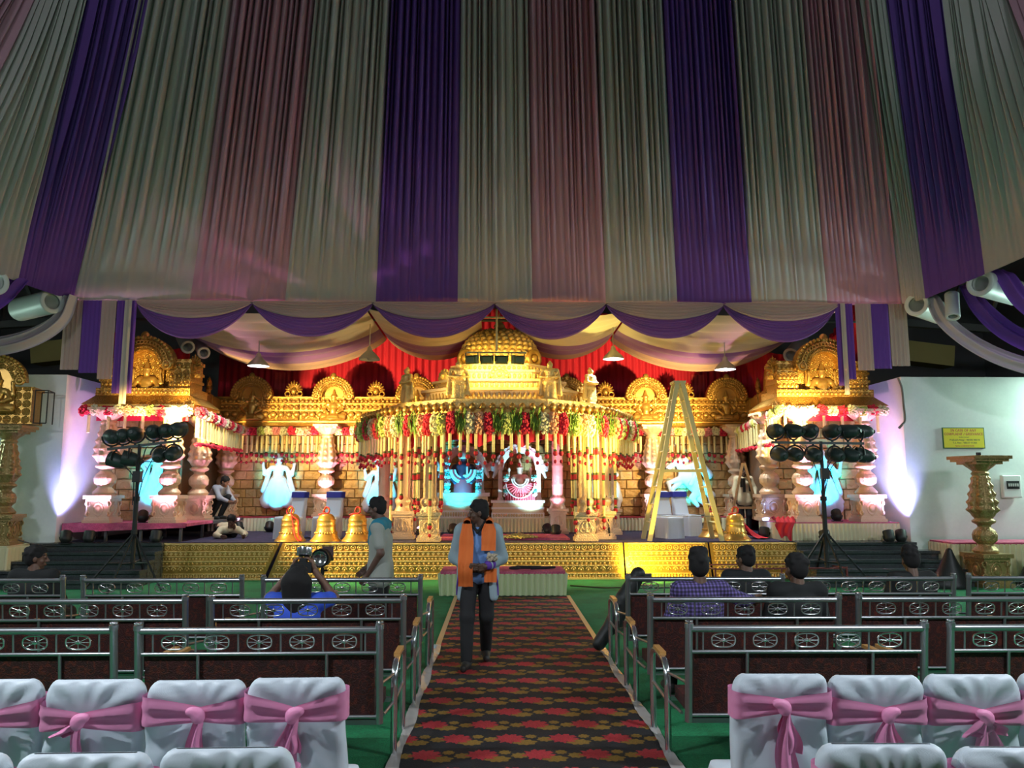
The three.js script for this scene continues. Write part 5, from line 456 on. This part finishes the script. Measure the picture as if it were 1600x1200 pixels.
// ---------- wall sign, breaker box, hanging cable ----------
{ const cvs = document.createElement('canvas'); cvs.width = 1024; cvs.height = 512; const c = cvs.getContext('2d'); c.fillStyle = '#d8c81e'; c.fillRect(0, 0, 1024, 512); c.strokeStyle = '#1e4a2c'; c.lineWidth = 14; c.strokeRect(7, 7, 1010, 498); c.textAlign = 'center'; c.fillStyle = '#a8352c'; c.font = 'bold 88px sans-serif'; c.fillText('IN CASE OF ANY', 512, 98, 640); c.fillText('COMPLAINT / GRIEVANCE', 512, 190, 960); c.fillStyle = '#223a2a'; c.font = 'bold 36px sans-serif'; c.fillText('Kindly Contact', 512, 250, 320); c.font = 'bold 58px sans-serif'; c.fillText('Prakash Nagi - 98490 98510', 530, 325, 900); c.fillText('T.S. Rao - 98837 11384', 530, 398, 740); c.fillStyle = '#a8352c'; c.font = 'bold 50px sans-serif'; c.fillText('NAGI CONVENTION', 520, 474, 500);
  const tx = new THREE.CanvasTexture(cvs); tx.colorSpace = THREE.SRGBColorSpace; const t = thing('wall_sign', 'yellow complaint notice with red and black lettering on the right wall', 'sign', [9.6, 2.81, -15.785]); const g = new THREE.PlaneGeometry(.86, .42); g.translate(0, 0, .0125); obj('printed_face', okuv(g), mat(1, 1, 1, .5, { map: tx }), t); obj('board', box(.87, .43, .02, 0, 0, 0), mat(.05, .18, .08, .6), t); }
{ const t = thing('breaker_box', 'white breaker box with dark switch window on the right wall', 'switch box', [10.47, 1.82, -15.77]); obj('case', [cham(.38, .45, .09, .015)], M.whitePlastic, t); obj('window', box(.26, .16, .012, .01, .03, .092), M.black, t); for (let i = 0; i < 5; i++) obj('switch', box(.03, .06, .02, -.08 + i * .045, .03, .1), mat(.5, .5, .48, .5), t); }
tag(obj('wall_cable', [tube([[8.3, 4.05, -15.75], [8.36, 3.85, -15.74], [8.38, 3.5, -15.74], [8.38, 3.15, -15.74], [8.3, 3.08, -15.72]], .022, 24, 6), box(.1, .04, .04, 8.27, 3.04, -15.72, 0, 0, .8)], M.steel), 'dark cable hanging down the corner of the right white wall', 'cable');
tag(obj('wall_wire', [tube([[-9.2, .8, -15.3], [-8.9, .7, -15.5], [-8.7, .72, -15.7]], .012, 16, 6)], M.steel), 'thin dark wire at the foot of the left wall corner', 'wire');
// ---------- red railing frame lying before the stage, bag, black cloths ----------
{ M.rust = mat(.18, .04, .035, .5); const t = thing('metal_frame', 'low dark red metal frame standing before the stage on the right', 'frame', [5.0, 0, -14.95]); const P = [[-1.2, -.25], [1.3, -.45], [1.5, .35], [-1.0, .5]]; for (let i = 0; i < 4; i++) { const a = P[i], b = P[(i + 1) % 4]; for (const y of [.05, .32]) obj('bar', beam([a[0], y, a[1]], [b[0], y, b[1]], .025, .025), M.rust, t); obj('upright', beam([a[0], 0, a[1]], [a[0], .34, a[1]], .03, .03), M.rust, t); const m = [(a[0] + b[0]) / 2, (a[1] + b[1]) / 2]; obj('upright', beam([m[0], 0, m[1]], [m[0], .33, m[1]], .025, .025), M.rust, t); } }
tag(obj('equipment_bag', sdf([cap([1.6, .85, -8.95], [1.44, .58, -8.95], .08, .1), cap([1.44, .58, -8.95], [1.31, .3, -8.95], .1, .1), cap([1.32, .34, -8.95], [1.14, .095, -8.93], .082, .075)], .014, .02), M.black), 'long black equipment bag leaning on the far right bench by the aisle', 'bag');
for (const [x, z, h, lb] of [[8.25, -14.3, .75, 'black cloth cone heaped left of the right gold column'], [9.9, -14.4, .72, 'black cloth heaped right of the right gold column'], [-9.35, -14.4, .7, 'black cloth heap at the left edge below the skirted table']]) tag(obj('black_cloth', sdf([cap([x, .05, z], [x + .02, h - .1, z], .3, .06), cap([x + .15, .05, z], [x + .06, h * .6, z], .22, .08), cap([x - .18, .05, z + .05], [x - .06, h * .5, z], .2, .08)], .025, .05), M.black), lb, 'cloth');
tag(obj('floor_cable', tube([[1.35, .012, -14.6], [1.9, .012, -14.3], [2.2, .05, -14.0], [2.4, .012, -14.2], [3.2, .012, -14.3]], .012, 40, 5), M.black), 'thin black cable lying on the green carpet right of the table', 'cable');
// strobe light on its stand
{ const t = thing('strobe_light', 'photographer strobe head with round silver reflector among the left benches', 'strobe', [-2.02, 0, -9.2]); obj('reflector', tf(lathe([[.001, .02], [.05, .02], [.055, .04], [.07, .03], [.1, .06], [.105, .06], [.1, -.12], [.07, -.14]], 24), 0, 1.02, .1, 0, PI / 2), M.black, t); obj('silver_face', tf(lathe([[.001, .0], [.055, .005], [.085, .035]], 24), 0, 1.02, .13, 0, PI / 2), M.chromeBright, t); obj('head', box(.13, .14, .26, .03, 1.05, -.12, .2, -.2), mat(.06, .02, .02, .5), t); obj('stand', [bar([0, 0, 0], [0, .95, 0], .014, 8), cyl(.022, .022, .08, 0, .86, 0), bar([0, .87, 0], [.06, .87, 0], .012, 6), bar([0, .5, 0], [.3, .01, .2], .01, 6), bar([0, .5, 0], [-.3, .01, .2], .01, 6), bar([0, .5, 0], [0, .01, -.36], .01, 6)], M.black, t); }
// ---------- people ----------
const add = (a, b) => [a[0] + b[0], a[1] + b[1], a[2] + b[2]], mul = (a, s) => a.map(v => v * s);
function handG(side, curl) { const P = [ell(0, -.045, 0, .038, .05, .016), cap([-.024, -.05, 0], [-.026, -.085, .002], .015), cap([.024, -.05, 0], [.026, -.085, .002], .015), cap([0, .02, 0], [0, -.03, 0], .024, .026)]; [[-.028, .058], [-.0095, .072], [.0095, .076], [.028, .068]].forEach(([x, L], i) => { let p = [x, -.088, .002], a = .15; for (const f of [.45, .32, .26]) { a += curl * (1 + .05 * i); const q = [p[0] * 1.0, p[1] - cos(a) * L * f, p[2] + sin(a) * L * f]; P.push(cap(p, q, .0092, .0082)); p = q; } }); P.push(cap([side * .026, -.025, .006], [side * .052, -.058, .02], .013, .011), cap([side * .052, -.058, .02], [side * .05, -.088, .034], .0105, .009)); return sdf(P, .004, .007); }
function headG(sk) { const lip = sk.map((v, i) => v * [1.15, .75, .8][i]), br = [.01, .008, .008], wh = sk.map(v => v * 1.6 + .03); return sdf([ell(0, .022, -.012, .074, .098, .092, sk), ell(0, -.045, .022, .056, .068, .062, sk), ell(0, -.098, .048, .024, .02, .022, sk), cap([0, .01, .082], [0, -.028, .106], .009, .0135, sk), ell(.012, -.032, .094, .011, .008, .01, sk), ell(-.012, -.032, .094, .011, .008, .01, sk), cap([-.034, .034, .072], [.034, .034, .072], .012, .012, sk), ell(.038, -.03, .055, .024, .024, .022, sk), ell(-.038, -.03, .055, .024, .024, .022, sk), ell(.077, -.008, -.006, .011, .03, .019, sk), ell(-.077, -.008, -.006, .011, .03, .019, sk), ell(0, -.062, .08, .023, .0045, .009, lip), ell(0, -.071, .078, .019, .006, .01, lip), ell(.03, .012, .078, .012, .007, .009, wh), ell(-.03, .012, .078, .012, .007, .009, wh), ell(.03, .012, .0835, .005, .005, .005, br), ell(-.03, .012, .0835, .005, .005, .005, br), cap([.018, .036, .083], [.045, .036, .07], .0045, .004, br), cap([-.018, .036, .083], [-.045, .036, .07], .0045, .004, br), cap([0, -.06, -.014], [0, -.17, -.035], .05, .055, sk)], .005, .012); }
function hairG(kind) { const P = [ell(0, .042, -.02, .084, .097, .098), ell(0, .0, -.045, .08, .085, .07)]; if (kind === 'tall') P.push(ell(0, .12, .02, .06, .05, .07), ell(.03, .13, -.03, .05, .045, .06), ell(-.03, .13, -.02, .05, .045, .06)); if (kind === 'long') P.push(cap([0, .03, -.05], [0, -.24, -.1], .1, .09), cap([.05, 0, -.05], [.05, -.22, -.09], .08, .06), cap([-.05, 0, -.05], [-.05, -.22, -.09], .08, .06)); for (let i = 0; i < 26; i++) { const a = rnd() * 2 * PI, e = rr(.15, 1.2); P.push(ell(cos(a) * cos(e) * .078, .04 + sin(e) * .092, -.02 + sin(a) * cos(e) * .09, .02, .018, .02)); } P.push(cut(ell(0, -.045, .1, .085, .105, .075)), cut(ell(.09, -.03, .02, .03, .05, .035)), cut(ell(-.09, -.03, .02, .03, .05, .035))); return sdf(P, .007, .02); }
const STAND = { pel: [0, .92, 0], ch: [0, 1.22, 0], nk: [0, 1.41, -.01], hd: [0, 1.56, .02], shL: [.175, 1.36, 0], elL: [.23, 1.08, -.03], wrL: [.23, .85, .05], shR: [-.175, 1.36, 0], elR: [-.23, 1.08, -.03], wrR: [-.23, .85, .05], hpL: [.09, .9, 0], knL: [.1, .49, .03], anL: [.1, .09, -.02], hpR: [-.09, .9, 0], knR: [-.1, .49, .03], anR: [-.1, .09, -.02] };
const SEAT = { pel: [0, .53, 0], ch: [0, .82, -.03], nk: [0, 1.0, -.03], hd: [0, 1.13, 0], shL: [.18, .95, -.02], elL: [.24, .7, .06], wrL: [.12, .6, .28], shR: [-.18, .95, -.02], elR: [-.24, .7, .06], wrR: [-.12, .6, .28], hpL: [.1, .51, .02], knL: [.13, .52, .43], anL: [.13, .1, .42], hpR: [-.1, .51, .02], knR: [-.13, .52, .43], anR: [-.13, .1, .42] };
const skinMat = phy(1, 1, 1, .5, { vertexColors: true }); M.hair = mat(.007, .006, .006, .85);
function person(label, p, yaw, J0, o = {}) {
  const J = { ...(o.seat ? SEAT : STAND), ...J0 }, sk = o.skin || [.12, .06, .035]; const t = thing('person', label, 'person', p, yaw); if (o.scale) t.scale.setScalar(o.scale);
  const torso = g => [cap(add(J.pel, [.06, 0, 0]), add(J.ch, [.07, 0, 0]), .11 + g, .115 + g), cap(add(J.pel, [-.06, 0, 0]), add(J.ch, [-.07, 0, 0]), .11 + g, .115 + g), cap(J.shL, J.shR, .068 + g), cap(J.ch, add(J.nk, [0, -.04, 0]), .12 + g, .055 + g)];
  const B = [...torso(-.015), cap(add(J.nk, [0, -.05, 0]), add(J.nk, [0, .05, .01]), .056, .052)]; for (const s of ['L', 'R']) B.push(cap(J['sh' + s], J['el' + s], .05, .04), cap(J['el' + s], J['wr' + s], .041, .027), cap(J['hp' + s], J['kn' + s], .075, .052), cap(J['kn' + s], J['an' + s], .052, .036));
  B.forEach(b => b.c = sk); const parts = [sdf(B, .014, .03)];
  const hm = XF(...J.hd, ...(o.head || [0, 0, 0])); parts.push(headG(sk).applyMatrix4(hm));
  for (const s of ['L', 'R']) { const w = V(...J['wr' + s]), e = V(...J['el' + s]); const d = (o['dir' + s] ? V(...o['dir' + s]) : w.clone().sub(e)).normalize(); const pn = (o['palm' + s] ? V(...o['palm' + s]) : V(s === 'L' ? -1 : 1, 0, .2)); const z = pn.addScaledVector(d, -pn.dot(d)).normalize(), y = d.clone().negate(), x = y.clone().cross(z); const m = new THREE.Matrix4().makeBasis(x, y, z).setPosition(w); const hg = handG(s === 'L' ? -1 : 1, o['curl' + s] ?? .25).applyMatrix4(m); const c = new Float32Array(hg.attributes.position.count * 3); for (let i = 0; i < c.length; i += 3) c.set(sk, i); hg.setAttribute('color', new THREE.BufferAttribute(c, 3)); parts.push(hg); }
  obj('body', parts, skinMat, t);
  obj('hair', hairG(o.hair || 'short').applyMatrix4(hm), M.hair, t);
  const S = torso(.008); if (o.hem) S.push(cap(add(J.pel, [.06, 0, 0]), add(J.pel, [.08, -o.hem, .0]), .135, .142), cap(add(J.pel, [-.06, 0, 0]), add(J.pel, [-.08, -o.hem, 0]), .135, .142)); for (const s of ['L', 'R']) { if (o.sleeve === 'long') S.push(cap(J['sh' + s], J['el' + s], .068, .058), cap(J['el' + s], V(...J['el' + s]).lerp(V(...J['wr' + s]), .92).toArray(), .058, .042)); else S.push(cap(J['sh' + s], V(...J['sh' + s]).lerp(V(...J['el' + s]), .68).toArray(), .07, .066)); } S.push(cut(ell(J.nk[0], J.nk[1] + .07, J.nk[2] + .03, .075, .075, .085))); obj(o.shirtName || 'shirt', sdf(S, .013, .035), o.shirt, t);
  const T = [cap(add(J.hpL, [-.02, .02, 0]), add(J.hpR, [.02, .02, 0]), .1)]; for (const s of ['L', 'R']) T.push(cap(J['hp' + s], J['kn' + s], .098, .075), cap(J['kn' + s], add(J['an' + s], [0, .0, 0]), .075, .06)); obj('trousers', sdf(T, .013, .03), o.trousers || M.trousers, t);
  for (const s of ['L', 'R']) { const a = J['an' + s], f = o['toe' + s] || [0, 0, 1]; const toe = [a[0] + f[0] * .17, a[1] - .055 + (f[1] || 0), a[2] + f[2] * .17]; obj('shoe', sdf([cap([a[0] - f[0] * .04, a[1] - .045, a[2] - f[2] * .04], toe, .045, .036), cap([a[0], a[1], a[2]], [a[0], a[1] - .05, a[2]], .045, .046)], .01, .03), o.shoe || M.shoe, t); }
  return t;
}
M.trousers = mat(.012, .012, .014, .8); M.shoe = mat(.03, .028, .026, .6); M.darkShirt = mat(.012, .014, .014, .9);
// man walking down the aisle
{ M.jacket = cloth(.3, .4, .45); M.polo = cloth(.16, .3, .62); M.orange = cloth(.75, .17, .03); M.purpleTrim = cloth(.12, .04, .35);
  const J = { elL: [.235, 1.1, -.02], wrL: [.11, 1.03, .2], elR: [-.235, 1.1, -.02], wrR: [-.1, 1.03, .22], anR: [-.1, .1, .16], knR: [-.1, .51, .12], anL: [.07, .13, -.26], knL: [.09, .5, -.02], shL: [.165, 1.37, 0], shR: [-.165, 1.37, 0] };
  const t = person('man in pale jacket with orange scarf walking down the aisle, looking aside', [-.2, 0, -8.3], -.05, J, { shirt: M.polo, sleeve: 'short', head: [-1.35, .05, 0], dirL: [-.85, -.2, .3], dirR: [.85, -.1, .3], palmL: [0, .2, -1], palmR: [0, .2, -1], curlL: .55, curlR: .55, toeR: [-.1, 0, 1], toeL: [.1, -.02, .95], skin: [.1, .055, .035] });
  const A = []; for (const [s, el, wr] of [[1, J.elL, J.wrL], [-1, J.elR, J.wrR]]) { A.push(cap([s * .16, 1.36, 0], el, .092, .078), cap(el, V(...el).lerp(V(...wr), .85).toArray(), .074, .054), cap([s * .12, 1.3, -.02], [s * .13, .9, -.02], .095, .095), cap([s * .14, .95, .03], [s * .17, .7, .05], .065, .045), cap([s * .13, .95, -.06], [s * .16, .7, -.08], .075, .055), cap([s * .08, .95, -.09], [s * .08, .7, -.12], .07, .05)); } A.push(cap([-.16, 1.365, -.012], [.16, 1.365, -.012], .09), cap([0, 1.3, -.09], [0, .8, -.1], .09, .1), cut(ell(0, 1.05, .17, .085, .5, .14)), cut(ell(0, 1.47, .04, .085, .12, .1))); obj('jacket', sdf(A, .012, .03), M.jacket, t);
  for (const [s, el, wr] of [[1, J.elL, J.wrL], [-1, J.elR, J.wrR]]) { const a = V(...el).lerp(V(...wr), .78).toArray(), b = V(...el).lerp(V(...wr), .9).toArray(); obj('cuff', sdf([cap(a, b, .062, .05)], .01, .01), M.purpleTrim, t); obj('piping', tube([[s * .1, 1.44, .02], [s * .17, 1.4, .055], [s * .2, 1.25, .06], [s * .225, 1.1, .05]], .008, 20, 6), M.purpleTrim, t); obj('piping', tube([[s * .19, .95, .07], [s * .21, .83, .07], [s * .215, .72, .06]], .009, 14, 6), M.purpleTrim, t); }
  obj('collar', sdf([cap([-.07, 1.45, .04], [0, 1.36, .12], .02, .012), cap([.07, 1.45, .04], [0, 1.36, .12], .02, .012), cap([-.07, 1.46, .03], [0, 1.47, -.07], .025, .03), cap([.07, 1.46, .03], [0, 1.47, -.07], .025, .03)], .008, .02), M.darkShirt, t);
  const sc1 = (x, y1, sd, zf) => okuv(sheet(14, 30, (u, v) => { const y = lerp(1.45, y1, v), w = lerp(.05, .075, ss(0, .3, v)); return [x + (u - .5) * 2 * w, y, zf(y) + .012 * sin(u * 10 + sd + v * 2), u * .15, v * .7]; })); const zf = y => lerp(.16, .1, ss(1.25, 1.47, y)) + .1 * ss(1.25, 1.05, y) - .07 * ss(1.0, .8, y); obj('scarf', [sc1(-.11, .82, 1, zf), sc1(.12, 1.18, 2, zf), okuv(sheet(14, 12, (u, v) => [.14 + (u - .5) * .13, lerp(1.0, .86, v), .15 + .012 * sin(u * 10), u, v])), tube([[-.11, 1.45, .1], [-.11, 1.47, .02], [-.07, 1.48, -.07], [0, 1.485, -.1], [.07, 1.48, -.07], [.12, 1.47, .02], [.12, 1.45, .1]], .042, 30, 8)], M.orange, t); obj('rosette', blossoms(18, .1, .08, .03, .02).translate(.16, 1.12, .19), fl(.5, .42, .3), t); obj('belt', tf(new THREE.TorusGeometry(.14, .018, 6, 24), 0, .97, .0, 0, PI / 2, 0, [1.25, 1, 1]), M.black, t); }
// man walking left in front of the stage
{ M.greyShirt = cloth(.36, .38, .34); M.tealYoke = cloth(.02, .22, .32); const t = person('man in grey shirt with teal shoulders walking left before the stage', [-1.36, 0, -9.25], -PI / 2 - .1, { hd: [0, 1.575, .06], wrL: [.2, .83, .1], elL: [.24, 1.08, -.06], wrR: [-.22, .88, .22], elR: [-.24, 1.1, .02], anL: [.1, .1, .2], anR: [-.1, .12, -.22], knR: [-.1, .5, .0] }, { shirt: M.greyShirt, sleeve: 'short', hem: .12, head: [0, .12, 0], skin: [.13, .07, .05] }); obj('shoulder_yoke', sdf([cap([.15, 1.38, 0], [-.15, 1.38, 0], .088), cap([.06, 1.34, .04], [.06, 1.2, .06], .09, .08), cap([-.06, 1.34, .04], [-.06, 1.2, .06], .09, .08), cap([0, 1.4, -.01], [0, 1.44, 0], .08, .07), cut(ell(0, 1.5, .03, .075, .075, .085))], .012, .03), M.tealYoke, t); }
// photographer
{ M.blueShirt = cloth(.03, .09, .6); const t = person('person in blue shirt with long dark hair raising a camera on the left benches', [-1.68, .0, -6.78], PI, { ch: [0, .76, -.04], nk: [0, .93, -.06], hd: [0, 1.05, -.05], shL: [.17, .87, -.02], shR: [-.17, .87, -.02], elL: [.29, .88, .14], elR: [-.27, .88, .14], wrL: [.1, 1.12, .14], wrR: [-.09, 1.12, .14] }, { seat: true, shirt: M.blueShirt, sleeve: 'short', hair: 'long', head: [0, -.35, 0], dirL: [-.3, 1, 0], dirR: [.3, 1, 0], palmL: [-1, -.2, 0], palmR: [1, -.2, 0], curlL: .5, curlR: .5, skin: [.16, .08, .05] });
  const c = thing('camera', 'black camera with silver flash ring held up by the photographer', 'camera', [-1.68, 1.14, -6.86]); obj('camera_body', [box(.15, .09, .07, 0, 0, -.05), box(.06, .04, .06, 0, .06, -.05)], M.black, c); obj('lens_ring', tf(lathe([[.05, -.02], [.066, -.02], [.066, .045], [.06, .05], [.05, .04], [.045, .0]], 24), .0, .12, -.06, 0, -.25, 0), M.chromeBright, c); }
// seated spectators
const checkT = tex(128, (u, v) => { const a = (floor(u * 8) % 2), b = (floor(v * 8) % 2); const l = (abs(u * 8 % 1 - .5) < .06 || abs(v * 8 % 1 - .5) < .06) ? .06 : 0; const k = [.13, .26, .42][a + b]; return [k + l, k * .85 + l, k * 1.5 + l]; }, 8, true); M.check = mat(1, 1, 1, .85, { map: checkT });
person('man in checked violet shirt seated in the middle right row, arm along the bench', [1.72, .02, -6.72], PI + .12, { hd: [0, 1.14, .0], elR: [-.36, .86, -.04], wrR: [-.47, .86, .0] }, { seat: true, shirt: M.check, sleeve: 'long', hair: 'tall', head: [-.25, .0, 0] });
person('man with short dark hair seated in the far right row beside the checked shirt', [2.6, -.05, -8.25], PI, {}, { seat: true, shirt: M.darkShirt, sleeve: 'long', head: [.6, .05, 0] });
person('man in black seated in the gap between the right benches', [2.58, 0, -6.8], PI, {}, { seat: true, shirt: M.darkShirt, sleeve: 'long', head: [.35, .02, 0] });
person('man in black with ruffled hair seated at the far right', [4.35, -.07, -8.25], PI, {}, { seat: true, shirt: M.darkShirt, sleeve: 'long', hair: 'tall', head: [0, .1, 0] });
person('man in black seated at the far left, face in profile', [-4.75, -.03, -8.25], PI, {}, { seat: true, shirt: M.darkShirt, sleeve: 'long', head: [-1.2, .0, 0], skin: [.14, .07, .045] });
// people on the stage
{ M.creamShirt = cloth(.62, .55, .36); M.paleShirt = cloth(.4, .42, .48); const t = person('man in loose cream shirt standing behind the trestle on the stage right', [5.66, .72, -17.85], .1, { hd: [0, 1.55, .05], elL: [.27, 1.12, .03], wrL: [.2, .95, .2], elR: [-.26, 1.08, .02], wrR: [-.26, .85, .12] }, { shirt: M.creamShirt, sleeve: 'long', hem: .1, head: [.1, .3, 0], scale: .93, skin: [.09, .045, .03] }); for (const [x, l] of [[-.12, .22], [-.05, .34], [.1, .32]]) obj('scarf_tail', okuv(sheet(6, 10, (u, v) => [x + (u - .5) * .07, lerp(1.38, 1.38 - l, v), .155 + .01 * sin(u * 8), u, v])), M.black, t); }
person('man in pale shirt crouching at the left side wall of the stage', [-6.68, 1.06, -18.55], 1.2, { pel: [0, .38, -.05], ch: [0, .62, .12], nk: [0, .76, .24], hd: [0, .86, .32], shL: [.17, .72, .2], shR: [-.17, .72, .2], elL: [.2, .5, .34], elR: [-.2, .5, .34], wrL: [.12, .42, .52], wrR: [-.12, .42, .52], hpL: [.1, .36, -.03], hpR: [-.1, .36, -.03], knL: [.14, .5, .32], knR: [-.14, .45, .32], anL: [.13, .09, .12], anR: [-.13, .09, .1] }, { shirt: M.paleShirt, sleeve: 'long', head: [0, .4, 0], skin: [.3, .16, .1] });
person('man in cream shirt kneeling low on the stage floor on the left', [-5.85, .72, -17.2], .55, { pel: [0, .2, -.3], ch: [0, .2, .0], nk: [0, .22, .22], hd: [0, .36, .3], shL: [.17, .17, .14], shR: [-.17, .17, .14], elL: [.3, .08, .28], elR: [-.3, .08, .28], wrL: [.24, .06, .48], wrR: [-.24, .06, .48], hpL: [.1, .18, -.32], hpR: [-.1, .18, -.32], knL: [.13, .08, .0], knR: [-.13, .08, .0], anL: [.12, .08, -.4], anR: [-.12, .08, -.4] }, { shirt: M.creamShirt, sleeve: 'long', head: [-.6, .5, 0], toeL: [0, 0, -1], toeR: [0, 0, -1] });
// ---------- stage uplights ----------
const spot = (p, tg, col, I, ang, pen = .7, r = 3) => { const l = new THREE.SpotLight(C(...col), I, 0, ang, pen, 2); l.position.set(...p); l.target.position.set(...tg); l.castShadow = true; l.shadow.radius = r; scene.add(l, l.target); };
const upCan = join([lathe([[.1, .1], [.105, .08], [.1, -.06], [.07, -.12], [.001, -.13]], 16)].map(clean)), upYoke = join([tf(new THREE.TorusGeometry(.12, .012, 5, 14, PI), 0, 0, 0, 0, 0, PI)].map(clean));
const glowM = {};
function uplight(label, p, tg, col, I, ang = .45, pen = .8) { const d = V(...tg).sub(V(...p)).normalize(); const t = thing('floor_par_light', label, 'stage light', p, 0); const b = new THREE.Group(); b.name = 'head'; t.add(b); b.position.y = .13; b.quaternion.setFromUnitVectors(V(0, 1, 0), d); obj('can', upCan, M.black, b); const k = col.join(); glowM[k] = glowM[k] || new THREE.MeshStandardMaterial({ color: 0xffffff, emissive: C(...col), emissiveIntensity: 3 }); obj('lens', cyl(.095, .095, .012, 0, .085, 0, 16), glowM[k], b); obj('yoke', [upYoke.clone().translate(0, .13, 0), box(.2, .015, .12, 0, .008, 0)], M.black, t); const s = V(...p).add(V(0, .13, 0)).addScaledVector(d, .12); spot(s.toArray(), tg, col, I, ang, pen); }
const PK = [1, .42, .82], CY = [.01, .58, 1], VI = [.42, .4, 1], BL_ = [.15, .3, 1];
uplight('floor light washing the outer left tower pillar pink', [-8.0, .72, -15.6], [-8.12, 2.9, -16.3], PK, 40, .5); uplight('floor light washing the inner left tower pillar pink', [-6.7, .72, -15.6], [-6.8, 2.9, -16.3], PK, 40, .5); uplight('floor light beside the crouching man washing a pillar pink', [-6.0, .72, -17.2], [-6.75, 2.2, -17.65], PK, 26, .5); uplight('floor light washing the corner pillar of the left side wall', [-6.2, .72, -19.0], [-6.85, 2.2, -19.8], PK, 30, .5); uplight('floor light washing the lone left pillar pink', [-4.25, .72, -18.9], [-4.34, 2.6, -19.9], PK, 48, .42); uplight('floor light washing the pillar behind the ladder', [3.85, .72, -18.9], [3.98, 2.1, -19.95], [.9, .6, 1], 32, .4);
uplight('floor light washing the inner right tower pillar', [6.5, .72, -15.5], [6.42, 2.8, -16.3], PK, 42, .5); uplight('floor light washing the outer right tower pillar', [7.78, .72, -15.5], [7.76, 2.8, -16.3], PK, 46, .5);
uplight('cyan floor light aimed at the far left dancer relief', [-5.5, .72, -19.1], [-5.62, 1.95, -20.15], CY, 46, .42); uplight('cyan floor light aimed at the dancer relief next to the pavilion', [-2.95, .72, -19.1], [-3.02, 1.85, -20.15], CY, 48, .42); uplight('cyan floor light aimed at the rearing horse relief', [5.1, .72, -19.0], [5.0, 1.9, -20.15], CY, 70, .42); uplight('cyan floor light behind the right flower strings', [2.75, .72, -19.1], [2.75, 1.9, -20.15], CY, 26, .4);
uplight('cyan floor light at the left tower dancer relief', [-7.3, 1.08, -16.3], [-7.5, 2.0, -17.35], CY, 44, .5); uplight('cyan floor light at the right tower dancer relief', [7.15, 1.09, -16.4], [7.3, 2.0, -17.35], CY, 50, .5);
uplight('blue floor light washing the small pillar by the right tower', [5.7, .72, -16.7], [5.98, 1.9, -17.05], BL_, 14, .4);
uplight('violet floor light washing the left white wall', [-8.4, .72, -15.5], [-8.8, 2.4, -16.5], VI, 60, .5); uplight('violet floor light washing the right white wall', [8.02, .72, -15.5], [8.42, 2.4, -16.5], VI, 95, .52);
uplight('cyan floor light under the left shrine', [-1.0, .72, -17.9], [-.9, 2.1, -19.2], CY, 60, .44); uplight('cyan floor light under the right shrine beside the pillar', [1.15, .72, -17.9], [.65, 2.0, -19.2], [.35, .75, 1], 60, .44); uplight('pink floor light at the left pavilion pillars', [-1.65, .72, -17.3], [-1.98, 2.4, -16.7], PK, 42, .6); uplight('pink floor light at the right inner pavilion pillar', [1.3, .72, -17.5], [1.42, 2.4, -18.4], PK, 40, .5);
// warm light of the hung flood lamps and of the par cans on the stands
const WARM = [1, .7, .16];
for (const [x, tx] of [[-.52, -1.0], [-.22, -.3], [.08, .3], [.41, 1.0]]) spot([x - .02, 4.4, -16.02], [tx, 4.0, -17.6], WARM, 6, 1.0, .6);
const CAN = [1, .7, .25];
for (const [x, y, tx, ty, tz, I, an] of [[-7.0, 2.75, -7.6, 4.1, -16.6, 48, .34], [-6.7, 2.75, -5.6, 3.1, -20.2, 125, .3], [-6.4, 2.75, -6.6, 4.9, -21.9, 300, .36], [-6.1, 2.8, -3.8, 3.0, -20.2, 160, .3], [-5.9, 2.8, -1.3, 2.9, -16.2, 170, .28], [-5.9, 2.8, -2.4, 4.9, -21.9, 330, .34], [-5.9, 2.4, -2.2, .5, -15.7, 190, .45], [5.2, 2.4, .6, .5, -15.7, 150, .4], [5.2, 2.9, 1.8, 2.8, -16.0, 190, .28], [5.3, 2.9, 3.6, 4.9, -21.9, 330, .34], [5.6, 2.9, 3.6, 2.8, -20.2, 165, .3], [6.1, 2.9, 5.6, 3.3, -20.2, 130, .3], [6.1, 2.9, 6.9, 5.0, -20.5, 240, .34], [6.7, 2.9, 7.2, 4.1, -16.6, 48, .34], [5.2, 2.4, .4, 3.2, -15.8, 230, .26], [-5.9, 2.5, -.2, 3.2, -15.8, 200, .26]]) spot([x, y, -14.62], [tx, ty, tz], CAN, I, an, .8, 4);
// strong yellow halogen behind the ladder lighting the right pavilion side and the front panel
{ const t = thing('halogen_lamp', 'small yellow halogen work lamp on the carpet before the stage', 'lamp', [2.75, 0, -14.7]); obj('housing', cham(.22, .15, .09, .02).rotateX(-.2).translate(0, .14, .02), M.black, t); obj('lens', box(.18, .11, .01, 0, .14, -.005), M.glassWarm, t); obj('bracket', [box(.02, .1, .02, -.12, .08, .03), box(.02, .1, .02, .12, .08, .03), box(.26, .015, .1, 0, .008, .03)], M.steel, t); spot([2.75, .18, -14.78], [3.3, .6, -15.72], [1, .68, .06], 20, 1.1, .7); spot([2.75, .2, -14.78], [2.1, 2.9, -16.0], [1, .75, .15], 170, .34, .8); }
renderer.render(scene, camera);
